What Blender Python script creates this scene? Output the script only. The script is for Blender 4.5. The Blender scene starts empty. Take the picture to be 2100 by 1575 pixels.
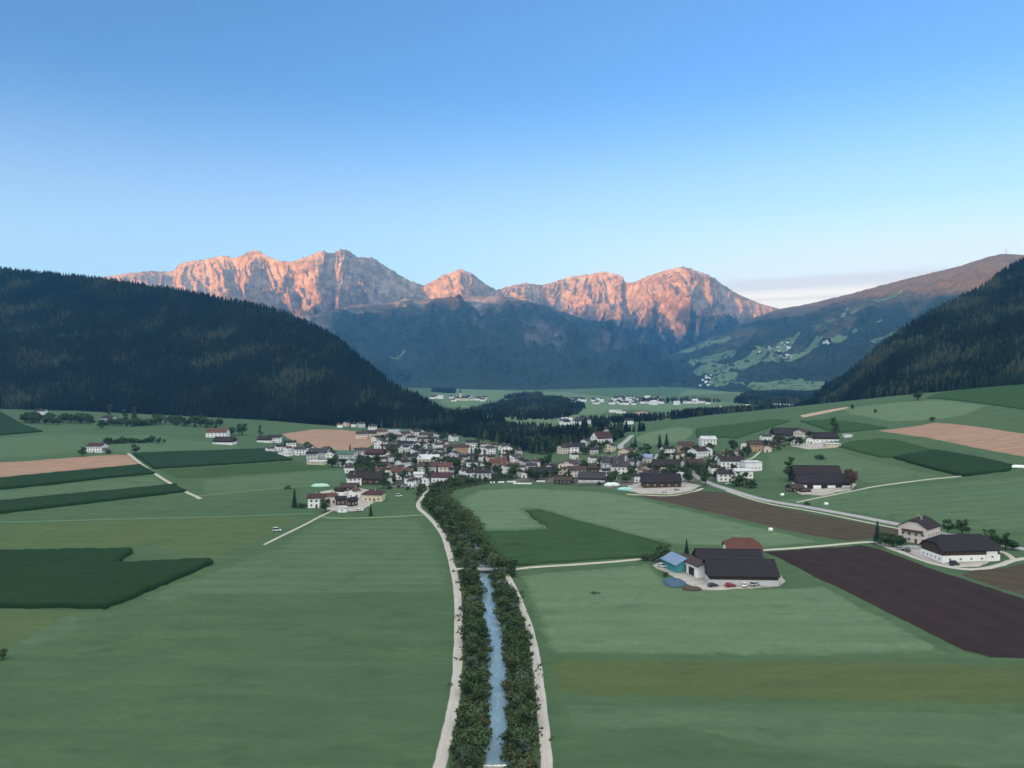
import bpy, math, random, time
import numpy as np
from mathutils import Vector
from mathutils.geometry import delaunay_2d_cdt
from mathutils.bvhtree import BVHTree

R = math.radians
rnd = random.Random(7)
rng = np.random.default_rng(11)
SC = bpy.context.scene
COL = SC.collection

# ------------------------------------------------------------------ camera, sky, sun, exposure
CAM_H = 85.0
PITCH = math.atan(22.5 / 1600)
cam = bpy.data.cameras.new('camera')
camo = bpy.data.objects.new('camera', cam)
COL.objects.link(camo)
SC.camera = camo
cam.sensor_width = 36.0
cam.lens = 1600 / 2100 * 36
cam.clip_start = 1.0
cam.clip_end = 60000.0
camo.location = (0, 0, CAM_H)
camo.rotation_euler = (math.pi / 2 - PITCH, 0, 0)

SUN_EL = R(4.0)
SUN_TH = R(42)
SUN_AZ = math.pi + SUN_TH          # clockwise from +Y: behind the camera, to its left
world = bpy.data.worlds.new('World')
SC.world = world
world.use_nodes = True
wn = world.node_tree
wbg = wn.nodes['Background']
sky = wn.nodes.new('ShaderNodeTexSky')
sky.sky_type = 'NISHITA'
sky.sun_disc = False
sky.sun_elevation = SUN_EL
sky.sun_rotation = SUN_AZ
sky.ozone_density = 3.6
sky.dust_density = 0.6
sky.air_density = 1.0
sky.altitude = 900
wbg.inputs[1].default_value = 0.069


def world_cloud():
    """Sky with a low thin bank of stratus towards the right of the valley."""
    N, L = wn.nodes, wn.links
    tc = N.new('ShaderNodeTexCoord')
    sep = N.new('ShaderNodeSeparateXYZ')
    L.new(tc.outputs['Generated'], sep.inputs[0])

    def m(op, a, b=None, c=None, clamp=False):
        n = N.new('ShaderNodeMath')
        n.operation = op
        n.use_clamp = clamp
        for i, v in enumerate((a, b, c)):
            if v is None:
                continue
            if isinstance(v, (int, float)):
                n.inputs[i].default_value = v
            else:
                L.new(v, n.inputs[i])
        return n.outputs[0]
    x, y, z = sep.outputs
    az = m('ARCTAN2', x, y)
    el = m('ARCSINE', z)

    def band(v, lo, hi, soft):
        a = N.new('ShaderNodeMapRange'); a.interpolation_type = 'SMOOTHSTEP'
        L.new(v, a.inputs[0]); a.inputs[1].default_value = lo - soft; a.inputs[2].default_value = lo + soft
        b = N.new('ShaderNodeMapRange'); b.interpolation_type = 'SMOOTHSTEP'
        L.new(v, b.inputs[0]); b.inputs[1].default_value = hi - soft; b.inputs[2].default_value = hi + soft
        return m('MULTIPLY', a.outputs[0], m('SUBTRACT', 1.0, b.outputs[0]))
    comb = N.new('ShaderNodeCombineXYZ')
    L.new(m('MULTIPLY', az, 7.0), comb.inputs[0])
    L.new(m('MULTIPLY', el, 260.0), comb.inputs[1])
    nz = N.new('ShaderNodeTexNoise')
    nz.inputs['Scale'].default_value = 1.0
    nz.inputs['Detail'].default_value = 4.0
    L.new(comb.outputs[0], nz.inputs['Vector'])
    wob = m('MULTIPLY', m('SUBTRACT', nz.outputs[0], 0.5), 0.012)
    elw = m('ADD', m('SUBTRACT', el, m('MULTIPLY', m('SUBTRACT', az, 0.38), 0.02)), wob)
    side = band(az, 0.255, 1.2, 0.035)
    gray = m('MULTIPLY', band(elw, 0.101, 0.1155, 0.005), side)
    gray2 = m('MULTIPLY', band(elw, 0.0885, 0.0915, 0.0018), side)
    cream = m('MULTIPLY', band(elw, 0.02, 0.104, 0.012), side)
    glow = m('MULTIPLY', m('SUBTRACT', 1.0, m('MULTIPLY', m('ABSOLUTE', el), 5.0), clamp=True), 0.55)
    tint = N.new('ShaderNodeMix'); tint.data_type = 'RGBA'; tint.blend_type = 'MULTIPLY'; tint.inputs[0].default_value = 1.0
    L.new(sky.outputs[0], tint.inputs[6]); tint.inputs[7].default_value = (1.20, 1.0, 1.02, 1)
    cur = tint.outputs[2]

    def mix(fac, col, cur):
        n = N.new('ShaderNodeMix'); n.data_type = 'RGBA'
        L.new(fac, n.inputs[0]); L.new(cur, n.inputs[6]); n.inputs[7].default_value = (*col, 1)
        return n.outputs[2]
    low = N.new('ShaderNodeMapRange'); low.interpolation_type = 'SMOOTHSTEP'
    L.new(el, low.inputs[0]); low.inputs[1].default_value = 0.36; low.inputs[2].default_value = 0.06
    lr = N.new('ShaderNodeMapRange'); lr.interpolation_type = 'SMOOTHSTEP'
    L.new(az, lr.inputs[0]); lr.inputs[1].default_value = -0.5; lr.inputs[2].default_value = 0.45; lr.inputs[3].default_value = 0.55; lr.inputs[4].default_value = 0.9
    cur = mix(m('MULTIPLY', low.outputs[0], lr.outputs[0]), (2.15, 2.62, 2.85), cur)
    l2 = N.new('ShaderNodeMapRange'); l2.interpolation_type = 'SMOOTHSTEP'
    L.new(el, l2.inputs[0]); l2.inputs[1].default_value = 0.21; l2.inputs[2].default_value = 0.09
    a2 = N.new('ShaderNodeMapRange'); a2.interpolation_type = 'SMOOTHSTEP'
    L.new(az, a2.inputs[0]); a2.inputs[1].default_value = -0.15; a2.inputs[2].default_value = 0.5; a2.inputs[4].default_value = 0.75
    cur = mix(m('MULTIPLY', l2.outputs[0], a2.outputs[0]), (3.0, 2.6, 2.2), cur)
    cur = mix(m('MULTIPLY', cream, 0.6), (3.6, 2.85, 2.0), cur)
    cur = mix(m('MULTIPLY', gray, 0.5), (2.0, 1.6, 1.5), cur)
    cur = mix(m('MULTIPLY', gray2, 0.45), (2.0, 1.6, 1.5), cur)
    # brighter sky added overhead and behind the viewer to light ground and walls
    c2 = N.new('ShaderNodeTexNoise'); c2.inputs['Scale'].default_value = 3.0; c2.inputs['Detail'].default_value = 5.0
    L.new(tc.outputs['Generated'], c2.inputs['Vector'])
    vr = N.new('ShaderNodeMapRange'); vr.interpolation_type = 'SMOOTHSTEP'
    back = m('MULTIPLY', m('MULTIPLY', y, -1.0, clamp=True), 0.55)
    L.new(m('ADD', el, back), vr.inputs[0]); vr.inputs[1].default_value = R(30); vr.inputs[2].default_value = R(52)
    sky_fill = m('MULTIPLY', vr.outputs[0], m('ADD', 0.45, m('MULTIPLY', c2.outputs[0], 0.8), clamp=True))
    cur = mix(sky_fill, (6.4, 6.2, 5.6), cur)
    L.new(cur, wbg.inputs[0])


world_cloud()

LDIR = Vector((math.sin(SUN_TH) * math.cos(SUN_EL), math.cos(SUN_TH) * math.cos(SUN_EL), -math.sin(SUN_EL)))
sl = bpy.data.lights.new('sun', 'SUN')
sl.energy = 4.3
sl.angle = R(0.5)
sl.color = (1.0, 0.40, 0.07)
suno = bpy.data.objects.new('sun', sl)
COL.objects.link(suno)
suno.location = (-300, -500, 400)
suno.rotation_euler = LDIR.to_track_quat('-Z', 'Y').to_euler()

SC.view_settings.view_transform = 'Standard'
SC.view_settings.look = 'None'
SC.view_settings.exposure = 2.72
SC.view_settings.gamma = 1.0
SC.view_settings.use_curve_mapping = False
SC.cycles.max_bounces = 6
SC.cycles.diffuse_bounces = 2
SC.cycles.volume_bounces = 1
SC.cycles.use_denoising = True
SC.cycles.sample_clamp_indirect = 6.0

# ------------------------------------------------------------------ numeric helpers


def _hash(ix, iy, seed):
    h = (ix.astype(np.int64) * 374761393 + iy.astype(np.int64) * 668265263 + seed * 974634777) & 0x7fffffff
    h = ((h ^ (h >> 13)) * 1274126177) & 0x7fffffff
    h = (h ^ (h >> 16)) & 0xffff
    return h / 65535.0 * 2 * np.pi


def pn(x, y, seed=0):
    """2-D gradient noise, about -0.7..0.7"""
    x = np.asarray(x, float); y = np.asarray(y, float)
    ix = np.floor(x); iy = np.floor(y)
    fx = x - ix; fy = y - iy
    ux = fx * fx * fx * (fx * (fx * 6 - 15) + 10); uy = fy * fy * fy * (fy * (fy * 6 - 15) + 10)

    def g(a, b):
        t = _hash(ix + a, iy + b, seed)
        return np.cos(t) * (fx - a) + np.sin(t) * (fy - b)
    return (g(0, 0) * (1 - ux) + g(1, 0) * ux) * (1 - uy) + (g(0, 1) * (1 - ux) + g(1, 1) * ux) * uy


def fbm(x, y, oct=5, seed=0, gain=.5):
    s = 0; a = 1.0
    for i in range(oct):
        s = s + a * pn(x * 2 ** i, y * 2 ** i, seed + i * 17); a *= gain
    return s


def ridged(x, y, oct=5, seed=0, gain=.5):
    s = 0; a = 1.0; w = 1.0
    for i in range(oct):
        n = 1 - np.abs(pn(x * 2 ** i, y * 2 ** i, seed + i * 31)) * 2
        n = n * n
        s = s + a * n * w; w = np.clip(n, 0.25, 1); a *= gain
    return s


def sstep(a, b, x):
    t = np.clip((x - a) / (b - a), 0, 1)
    return t * t * (3 - 2 * t)


def ray(px, py):
    """photo pixel (2100 x 1575) -> world direction with y = 1"""
    px = np.asarray(px, float); py = np.asarray(py, float)
    u = (px - 1050) / 1600; v = -(py - 787.5) / 1600
    cy, sy = math.cos(PITCH), math.sin(PITCH)
    dy = cy + v * sy; dz = -sy + v * cy
    return u / dy, dz / dy


def polyline_dist(x, y, pts):
    d = np.full(np.shape(x), 1e9)
    for (ax, ay), (bx, by) in zip(pts[:-1], pts[1:]):
        vx, vy = bx - ax, by - ay
        t = np.clip(((x - ax) * vx + (y - ay) * vy) / (vx * vx + vy * vy), 0, 1)
        d = np.minimum(d, np.hypot(x - ax - t * vx, y - ay - t * vy))
    return d


def smooth(pts, n=4):
    """Catmull-Rom through 2-D points"""
    p = [np.array(q, float) for q in pts]
    p = [2 * p[0] - p[1]] + p + [2 * p[-1] - p[-2]]
    out = []
    for i in range(1, len(p) - 2):
        for k in range(n):
            t = k / n
            a, b, c, d = p[i - 1:i + 3]
            out.append(tuple(.5 * (2 * b + (c - a) * t + (2 * a - 5 * b + 4 * c - d) * t * t + (3 * b - a - 3 * c + d) * t ** 3)))
    out.append(tuple(p[-2]))
    return out


def flat(px, py):
    dx, dz = ray(px, py)
    t = -CAM_H / dz
    return float(dx * t), float(t)


RIVER_PX = [(1018, 1575), (1020, 1500), (1021, 1420), (1018, 1350), (1012, 1290), (1004, 1230), (996, 1190), (990, 1165), (978, 1135), (962, 1105),
            (943, 1075), (920, 1048), (900, 1030), (890, 1014), (905, 1003), (950, 994), (1000, 986), (1040, 982)]
RIVER = smooth([(2, -150), (-1, 60)] + [flat(*p) for p in RIVER_PX], 5)


def H0(x, y):
    x = np.asarray(x, float); y = np.asarray(y, float)
    d = np.hypot(x - 850, y - 900)
    z = 105 - 0.14 * d
    k = 9.0
    fan = np.where(z > 60 * k, z, np.log1p(np.exp(np.clip(z / k, -50, 50))) * k)
    fan = np.minimum(fan, 110)
    fan = fan * sstep(-60, 60, x) * (1 - sstep(1500, 2400, y))
    left = np.maximum(0, -x - 200)
    lz = 0.03 * left * sstep(0, 200, left) * (1 - sstep(2500, 5000, y))
    und = fbm(x / 260, y / 260, 2, 5) * 2.2 * sstep(250, 700, np.hypot(x, y))
    return fan + lz + und * 0.5


def H(x, y):
    d = polyline_dist(x, y, RIVER)
    return H0(x, y) - 2.0 * (1 - sstep(1.8, 3.9, d))


def G(px, py, hf=None, t0=90.0, t1=9000.0):
    """where the view ray through a photo pixel meets the valley floor"""
    hf = hf or H0
    dx, dz = ray(px, py)
    dx = float(dx); dz = float(dz)
    ts = np.geomspace(t0, t1, 700)
    f = hf(dx * ts, ts) - (CAM_H + dz * ts)
    i = np.argmax(f >= 0)
    if f[i] < 0:
        i = len(ts) - 1
    a, b = ts[max(i - 1, 0)], ts[i]
    for _ in range(24):
        m = (a + b) / 2
        if float(hf(dx * m, m)) >= CAM_H + dz * m:
            b = m
        else:
            a = m
    return dx * b, b, float(hf(dx * b, b))


# ------------------------------------------------------------------ object helpers


def tag(o, label=None, cat=None, group=None, kind=None):
    if label: o['label'] = label
    if cat: o['category'] = cat
    if group: o['group'] = group
    if kind: o['kind'] = kind
    return o


def mesh_np(name, V, F, mats, parent=None, mi=None, smooth_=False, attr=None, col=None):
    """V (n,3), F (m,3) or (m,4) arrays"""
    V = np.asarray(V, np.float32); F = np.asarray(F, np.int32)
    me = bpy.data.meshes.new(name)
    k = F.shape[1]
    me.vertices.add(len(V)); me.vertices.foreach_set('co', V.ravel())
    me.loops.add(F.size); me.loops.foreach_set('vertex_index', F.ravel())
    me.polygons.add(len(F))
    me.polygons.foreach_set('loop_start', np.arange(0, F.size, k, dtype=np.int32))
    me.polygons.foreach_set('loop_total', np.full(len(F), k, np.int32))
    if mi is not None:
        me.polygons.foreach_set('material_index', np.asarray(mi, np.int32))
    if smooth_:
        me.polygons.foreach_set('use_smooth', np.ones(len(F), bool))
    for m in (mats if isinstance(mats, (list, tuple)) else [mats]):
        me.materials.append(m)
    if attr is not None:
        for an, av in attr.items():
            a = me.attributes.new(an, 'FLOAT', 'POINT')
            a.data.foreach_set('value', np.asarray(av, np.float32))
    me.update(calc_edges=True)
    o = bpy.data.objects.new(name, me)
    COL.objects.link(o)
    if parent: o.parent = parent
    return o


def empty(name, loc, rz=0.0):
    o = bpy.data.objects.new(name, None)
    COL.objects.link(o)
    o.location = loc; o.rotation_euler = (0, 0, rz)
    o.empty_display_size = 1.0
    return o


class MB:
    """collects polygons of one part"""

    def __init__(s):
        s.v = []; s.f = []; s.m = []

    def poly(s, pts, m=0):
        b = len(s.v); s.v += [tuple(p) for p in pts]; s.f.append(tuple(range(b, b + len(pts)))); s.m.append(m)

    def box(s, x0, x1, y0, y1, z0, z1, m=0):
        b = len(s.v)
        s.v += [(x0, y0, z0), (x1, y0, z0), (x1, y1, z0), (x0, y1, z0), (x0, y0, z1), (x1, y0, z1), (x1, y1, z1), (x0, y1, z1)]
        for q in ((0, 3, 2, 1), (4, 5, 6, 7), (0, 1, 5, 4), (1, 2, 6, 5), (2, 3, 7, 6), (3, 0, 4, 7)):
            s.f.append(tuple(b + i for i in q)); s.m.append(m)

    def tube(s, p0, p1, r0, r1, n=8, m=0):
        p0 = Vector(p0); p1 = Vector(p1); d = (p1 - p0).normalized()
        a = d.orthogonal().normalized(); c = d.cross(a)
        b = len(s.v)
        for p, r in ((p0, r0), (p1, r1)):
            for i in range(n):
                t = 2 * math.pi * i / n
                s.v.append(tuple(p + (a * math.cos(t) + c * math.sin(t)) * r))
        for i in range(n):
            j = (i + 1) % n
            s.f.append((b + i, b + j, b + n + j, b + n + i)); s.m.append(m)
        s.f.append(tuple(b + n + i for i in range(n))); s.m.append(m)
        s.f.append(tuple(b + n - 1 - i for i in range(n))); s.m.append(m)

    def mesh(s, name, mats, smooth_=False):
        me = bpy.data.meshes.new(name)
        me.from_pydata(s.v, [], s.f)
        for m in (mats if isinstance(mats, (list, tuple)) else [mats]):
            me.materials.append(m)
        me.polygons.foreach_set('material_index', s.m)
        if smooth_:
            me.polygons.foreach_set('use_smooth', [True] * len(s.f))
        me.update()
        return me

    def build(s, name, mats, parent=None, smooth_=False):
        o = bpy.data.objects.new(name, s.mesh(name, mats, smooth_))
        COL.objects.link(o)
        if parent: o.parent = parent
        return o


def link_mesh(name, me, parent=None, loc=None):
    o = bpy.data.objects.new(name, me)
    COL.objects.link(o)
    if parent: o.parent = parent
    if loc is not None: o.location = loc
    return o


# ------------------------------------------------------------------ materials


class NT:
    def __init__(s, name, rough=.9, spec=.15):
        s.m = bpy.data.materials.new(name); s.m.use_nodes = True
        s.t = s.m.node_tree; s.N = s.t.nodes; s.L = s.t.links
        s.b = s.N['Principled BSDF']
        s.b.inputs['Roughness'].default_value = rough
        s.b.inputs['Specular IOR Level'].default_value = spec
        s._pos = None

    def n(s, t, **k):
        o = s.N.new(t)
        for a, v in k.items(): setattr(o, a, v)
        return o

    def pos(s, sx=1, sy=1, sz=1, rot=0, obj=False):
        mp = s.n('ShaderNodeMapping')
        if obj:
            s.L.new(s.n('ShaderNodeTexCoord').outputs['Object'], mp.inputs[0])
        else:
            s.L.new(s.n('ShaderNodeNewGeometry').outputs['Position'], mp.inputs[0])
        mp.inputs['Scale'].default_value = (sx, sy, sz)
        mp.inputs['Rotation'].default_value = (0, 0, rot)
        return mp.outputs[0]

    def noise(s, vec, scale=1, detail=4, rough=.55, lo=.3, hi=.7):
        a = s.n('ShaderNodeTexNoise')
        s.L.new(vec, a.inputs['Vector'])
        a.inputs['Scale'].default_value = scale; a.inputs['Detail'].default_value = detail; a.inputs['Roughness'].default_value = rough
        return s.rng(a.outputs[0], lo, hi)

    def rng(s, v, lo, hi, a=0., b=1., sm=False):
        r = s.n('ShaderNodeMapRange')
        if sm: r.interpolation_type = 'SMOOTHSTEP'
        s.L.new(v, r.inputs[0])
        for i, q in enumerate((lo, hi, a, b)): r.inputs[i + 1].default_value = q
        return r.outputs[0]

    def math(s, op, a, b=0., clamp=False):
        n = s.n('ShaderNodeMath', operation=op, use_clamp=clamp)
        for i, v in enumerate((a, b)):
            if isinstance(v, (int, float)): n.inputs[i].default_value = v
            else: s.L.new(v, n.inputs[i])
        return n.outputs[0]

    def mix(s, f, a, b, blend='MIX'):
        n = s.n('ShaderNodeMix', data_type='RGBA', blend_type=blend)
        if isinstance(f, (int, float)): n.inputs[0].default_value = f
        else: s.L.new(f, n.inputs[0])
        for i, v in ((6, a), (7, b)):
            if isinstance(v, (tuple, list)): n.inputs[i].default_value = (*v[:3], 1)
            else: s.L.new(v, n.inputs[i])
        return n.outputs[2]

    def attr(s, name):
        return s.n('ShaderNodeAttribute', attribute_name=name).outputs['Fac']

    def bump(s, h, strength=.3, dist=1.):
        b = s.n('ShaderNodeBump'); b.inputs['Strength'].default_value = strength; b.inputs['Distance'].default_value = dist
        s.L.new(h, b.inputs['Height']); s.L.new(b.outputs[0], s.b.inputs['Normal'])

    def out(s, c):
        if isinstance(c, (tuple, list)): s.b.inputs['Base Color'].default_value = (*c[:3], 1)
        else: s.L.new(c, s.b.inputs['Base Color'])
        return s.m


def plain(name, c, c2=None, scale=.6, rough=.85, spec=.2, metal=0.):
    t = NT(name, rough, spec)
    t.b.inputs['Metallic'].default_value = metal
    c2 = c2 or tuple(v * .72 for v in c)
    return t.out(t.mix(t.noise(t.pos(), scale, 5), c2, c))


GRASS_C = dict(c=(.057, .112, .066), c2=(.084, .136, .062), c3=(.050, .100, .059), rot=0., row=7, rowamt=.5, big=90., fine=.35, con=1.9)


def grass_net(t, c, c2, c3, rot, row, rowamt, big, fine, con, swap=False):
    big_n = t.noise(t.pos(1 / big, 1 / big, 1 / big), 1, 5, .6, .36, .64)
    stre = t.noise(t.pos(1 / row, 1 / 190, 1, rot) if swap else t.pos(1 / 190, 1 / row, 1, rot), 1, 5, .65, .36, .66)
    mid = t.noise(t.pos(1 / 34, 1 / 8, 1 / 8, rot + .03), 1, 6, .7, .38, .66)
    blot = t.noise(t.pos(1 / 17, 1 / 9, 1 / 9, rot), 1, 5, .6, .56, .72)
    fin = t.noise(t.pos(), fine, 8, .75, .3, .72)
    col = t.mix(big_n, c, c2)
    col = t.mix(t.math('MULTIPLY', stre, min(1, rowamt * 1.3)), col, c3)
    col = t.mix(t.math('MULTIPLY', mid, .48 * con, True), col, tuple(v * .72 for v in c))
    col = t.mix(t.math('MULTIPLY', blot, .50 * con, True), col, tuple(v * .62 for v in c3))
    col = t.mix(t.math('MULTIPLY', fin, .5 * con, True), col, tuple(v * .62 for v in c2), 'MIX')
    return col, fin


def field_mat(name, c, c2, c3=None, rot=0., row=6.0, rowamt=.25, big=90., fine=.35, con=1.8, soft=1., rows=0., rband='Y', rrot=0., ramt=.4, swap=False):
    """grass or crop: broad patches, streaks along the working direction, fine grain, and a margin that runs into the meadow"""
    t = NT(name, 1.0, .04)
    c3 = c3 or tuple(v * .75 for v in c2)
    col, fin = grass_net(t, c, c2, c3, rot, row, rowamt, big, fine, con, swap)
    if rows:
        w = t.n('ShaderNodeTexWave', bands_direction=rband); w.inputs['Scale'].default_value = rows; w.inputs['Distortion'].default_value = 2.2; w.inputs['Detail'].default_value = 3
        w.inputs['Detail Scale'].default_value = .6
        t.L.new(t.pos(1, 1, 1, rrot), w.inputs['Vector'])
        col = t.mix(t.math('MULTIPLY', w.outputs['Fac'], ramt), col, tuple(v * .55 for v in c3))
    t.bump(fin, .35, 1.0)
    if soft:
        g, _ = grass_net(t, **GRASS_C)
        e = t.math('ADD', t.attr('edge'), t.math('MULTIPLY', t.math('SUBTRACT', t.noise(t.pos(), .16, 6, .7, .2, .8), .5), .75 * soft))
        col = t.mix(t.rng(e, .02, .02 + .55 * soft, 0, 1, True), g, col)
    return t.out(col)


GRASS = field_mat('meadow grass', soft=0, **GRASS_C)
GRASS_B = field_mat('second cut grass', (.080, .145, .084), (.100, .158, .080), (.064, .120, .070), .04, 6, .5, rows=.028, ramt=.16)
GRASS_D = field_mat('dense grass', (.040, .085, .034), (.052, .100, .040), None, .1, 6, .3)
GRASS_Y = field_mat('yellowing grass', (.074, .122, .052), (.094, .132, .056), (.066, .104, .046), .05, 5, .4)
GRASS_L = field_mat('pale mown grass', (.112, .186, .100), (.126, .188, .112), (.090, .158, .082), .1, 6, .5, rows=.022, ramt=.15)
OLIVE = field_mat('drying cut grass', (.076, .120, .044), (.094, .120, .052), (.074, .094, .040), -.02, 3.2, .6, 60)
CORN = field_mat('maize crop', (.018, .048, .020), (.024, .056, .024), (.014, .038, .016), .1, 3, .4, 60, .9, soft=0, rows=.09)
CORN_M = field_mat('young crop', (.034, .078, .028), (.040, .086, .032), (.028, .062, .024), .2, 3, .4, 60, .9, soft=0)
WHEAT = field_mat('cut wheat stubble', (.33, .215, .155), (.37, .25, .18), (.28, .18, .13), .1, 3.2, .5, 80, soft=.3, rows=.03, ramt=.25)
PLOW = field_mat('ploughed earth', (.036, .026, .026), (.043, .031, .030), (.030, .021, .021), -.95, 4.0, .6, 70, .8, soft=.25, rows=.022, rband='X', rrot=-.157, ramt=.28, swap=True)
PLOW_B = field_mat('brown harrowed earth', (.075, .062, .045), (.085, .070, .048), (.062, .052, .040), -.85, 5, .5, 70, soft=.35, rows=.03, rband='X', rrot=-.73, ramt=.25)


def track_mat(name, c, mid, midamt, edgegrass=.8):
    """worn wheel lines, a paler or grassy middle and a ragged verge"""
    t = NT(name, .95, .08)
    a = t.attr('across')                      # 0 at the verge, 1 in the middle
    n = t.noise(t.pos(), .55, 6, .7, .28, .72); n2 = t.noise(t.pos(1 / 14, 1 / 14, 1 / 14), 1, 4, .6, .3, .7)
    col = t.mix(n, tuple(v * .74 for v in c), c)
    col = t.mix(t.math('MULTIPLY', n2, .35), col, tuple(v * .78 for v in c))
    col = t.mix(t.math('MULTIPLY', t.rng(t.math('ADD', a, t.math('MULTIPLY', n, .25)), .80, 1.1, 0, 1, True), midamt), col, mid)
    e = t.math('ADD', a, t.math('MULTIPLY', t.math('SUBTRACT', t.noise(t.pos(), .45, 5, .7, .2, .8), .5), .14))
    g, _ = grass_net(t, **GRASS_C)
    return t.out(t.mix(t.rng(e, .05, .22, 0, 1, True), g, col))


GRAVEL = track_mat('pale gravel', (.40, .375, .36), (.28, .29, .22), .45)
GRAVEL_P = track_mat('dusty track', (.42, .40, .34), (.20, .24, .13), .6)
ASPH = track_mat('worn asphalt', (.31, .31, .32), (.27, .27, .28), .5)
YARD = plain('farmyard gravel', (.36, .34, .32), (.24, .23, .21), .2, .95, .1)


def mountain_mat(name, tree_lo, tree_hi, rock=(.36, .27, .22), rock2=(.24, .19, .17), scree=(.42, .37, .33), forest=(.018, .034, .024), forest2=(.030, .046, .026),
                 alm=(.085, .090, .045), rocky=1.0):
    t = NT(name, .95, .05)
    geo = t.n('ShaderNodeNewGeometry')
    sp = t.n('ShaderNodeSeparateXYZ'); t.L.new(geo.outputs['Position'], sp.inputs[0])
    sn = t.n('ShaderNodeSeparateXYZ'); t.L.new(geo.outputs['Normal'], sn.inputs[0])
    n1 = t.noise(t.pos(1 / 420, 1 / 420, 1 / 260), 1, 6, .62, 0, 1)
    n2 = t.noise(t.pos(1 / 60, 1 / 60, 1 / 110), 1, 6, .68, .25, .75)
    n3 = t.noise(t.pos(1 / 170, 1 / 170, 1 / 90), 1, 5, .65, .3, .7)
    h = t.math('ADD', sp.outputs[2], t.math('MULTIPLY', t.math('SUBTRACT', n1, .5), 650))
    wood = t.rng(h, tree_lo, tree_hi, 1, 0, True)
    gul = t.attr('gully')
    steep = t.rng(sn.outputs[2], .45, .8, 1, 0, True)
    fcol = t.mix(n2, forest, forest2)
    rcol = t.mix(n2, rock2, rock)
    rcol = t.mix(t.math('MULTIPLY', t.rng(gul, .35, .8, 0, 1), .8), rcol, scree)
    acol = t.mix(n3, alm, tuple(v * .6 for v in alm))
    hi = t.mix(t.math('MULTIPLY', steep, rocky, True), acol, rcol) if rocky < 1 else t.mix(t.math('MULTIPLY', t.rng(n3, .35, .75), .55), rcol, acol)
    # scree runs reach down into the wood
    wood2 = t.math('MULTIPLY', wood, t.math('SUBTRACT', 1.0, t.math('MULTIPLY', t.rng(gul, .55, .85, 0, 1, True), t.rng(h, tree_lo - 380, tree_lo, 0, .9)), True), True)
    t.bump(t.math('ADD', n2, t.math('MULTIPLY', n3, 1.5)), 1.0, 40)
    return t.out(t.mix(wood2, hi, fcol))
# ------------------------------------------------------------------ ground


def build_ground():
    az = np.concatenate([np.linspace(-180, -60, 40)[:-1], np.linspace(-60, -37, 40)[:-1], np.linspace(-37, 37, 640), np.linspace(37, 60, 40)[1:], np.linspace(60, 180, 40)[1:-1]])
    az = np.radians(az)
    r = np.concatenate([[6, 14, 24, 36, 48], np.geomspace(60, 15000, 470)])
    A, Rr = np.meshgrid(az, r, indexing='ij')
    X = np.sin(A) * Rr; Y = np.cos(A) * Rr
    Z = H(X, Y)
    nu, nv = X.shape
    V = np.stack([X, Y, Z], -1).reshape(-1, 3)
    i = np.arange(nu)[:, None]; j = np.arange(nv - 1)[None, :]
    a = (i * nv + j); b = (((i + 1) % nu) * nv + j)
    F = np.stack([a, a + 1, b + 1, b], -1).reshape(-1, 4)[:, ::-1]
    # close the middle
    c = len(V)
    V = np.vstack([V, [[0, 0, float(H(0, 0))]]])
    i = np.arange(nu)
    tri = np.stack([np.full(nu, c), i * nv, ((i + 1) % nu) * nv], -1)
    F = np.vstack([F, np.column_stack([tri[:, ::-1], np.zeros(nu)])[:0]]) if False else F
    o = mesh_np('ground', V[:c], F[:, ::-1], [GRASS], smooth_=True)
    return tag(o, kind='structure')


ground = build_ground()

# ------------------------------------------------------------------ mountains and hills


def grid_faces(nu, nv):
    i = np.arange(nu - 1)[:, None]; j = np.arange(nv - 1)[None, :]
    a = i * nv + j
    return np.stack([a, a + nv, a + nv + 1, a + 1], -1).reshape(-1, 4)


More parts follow.
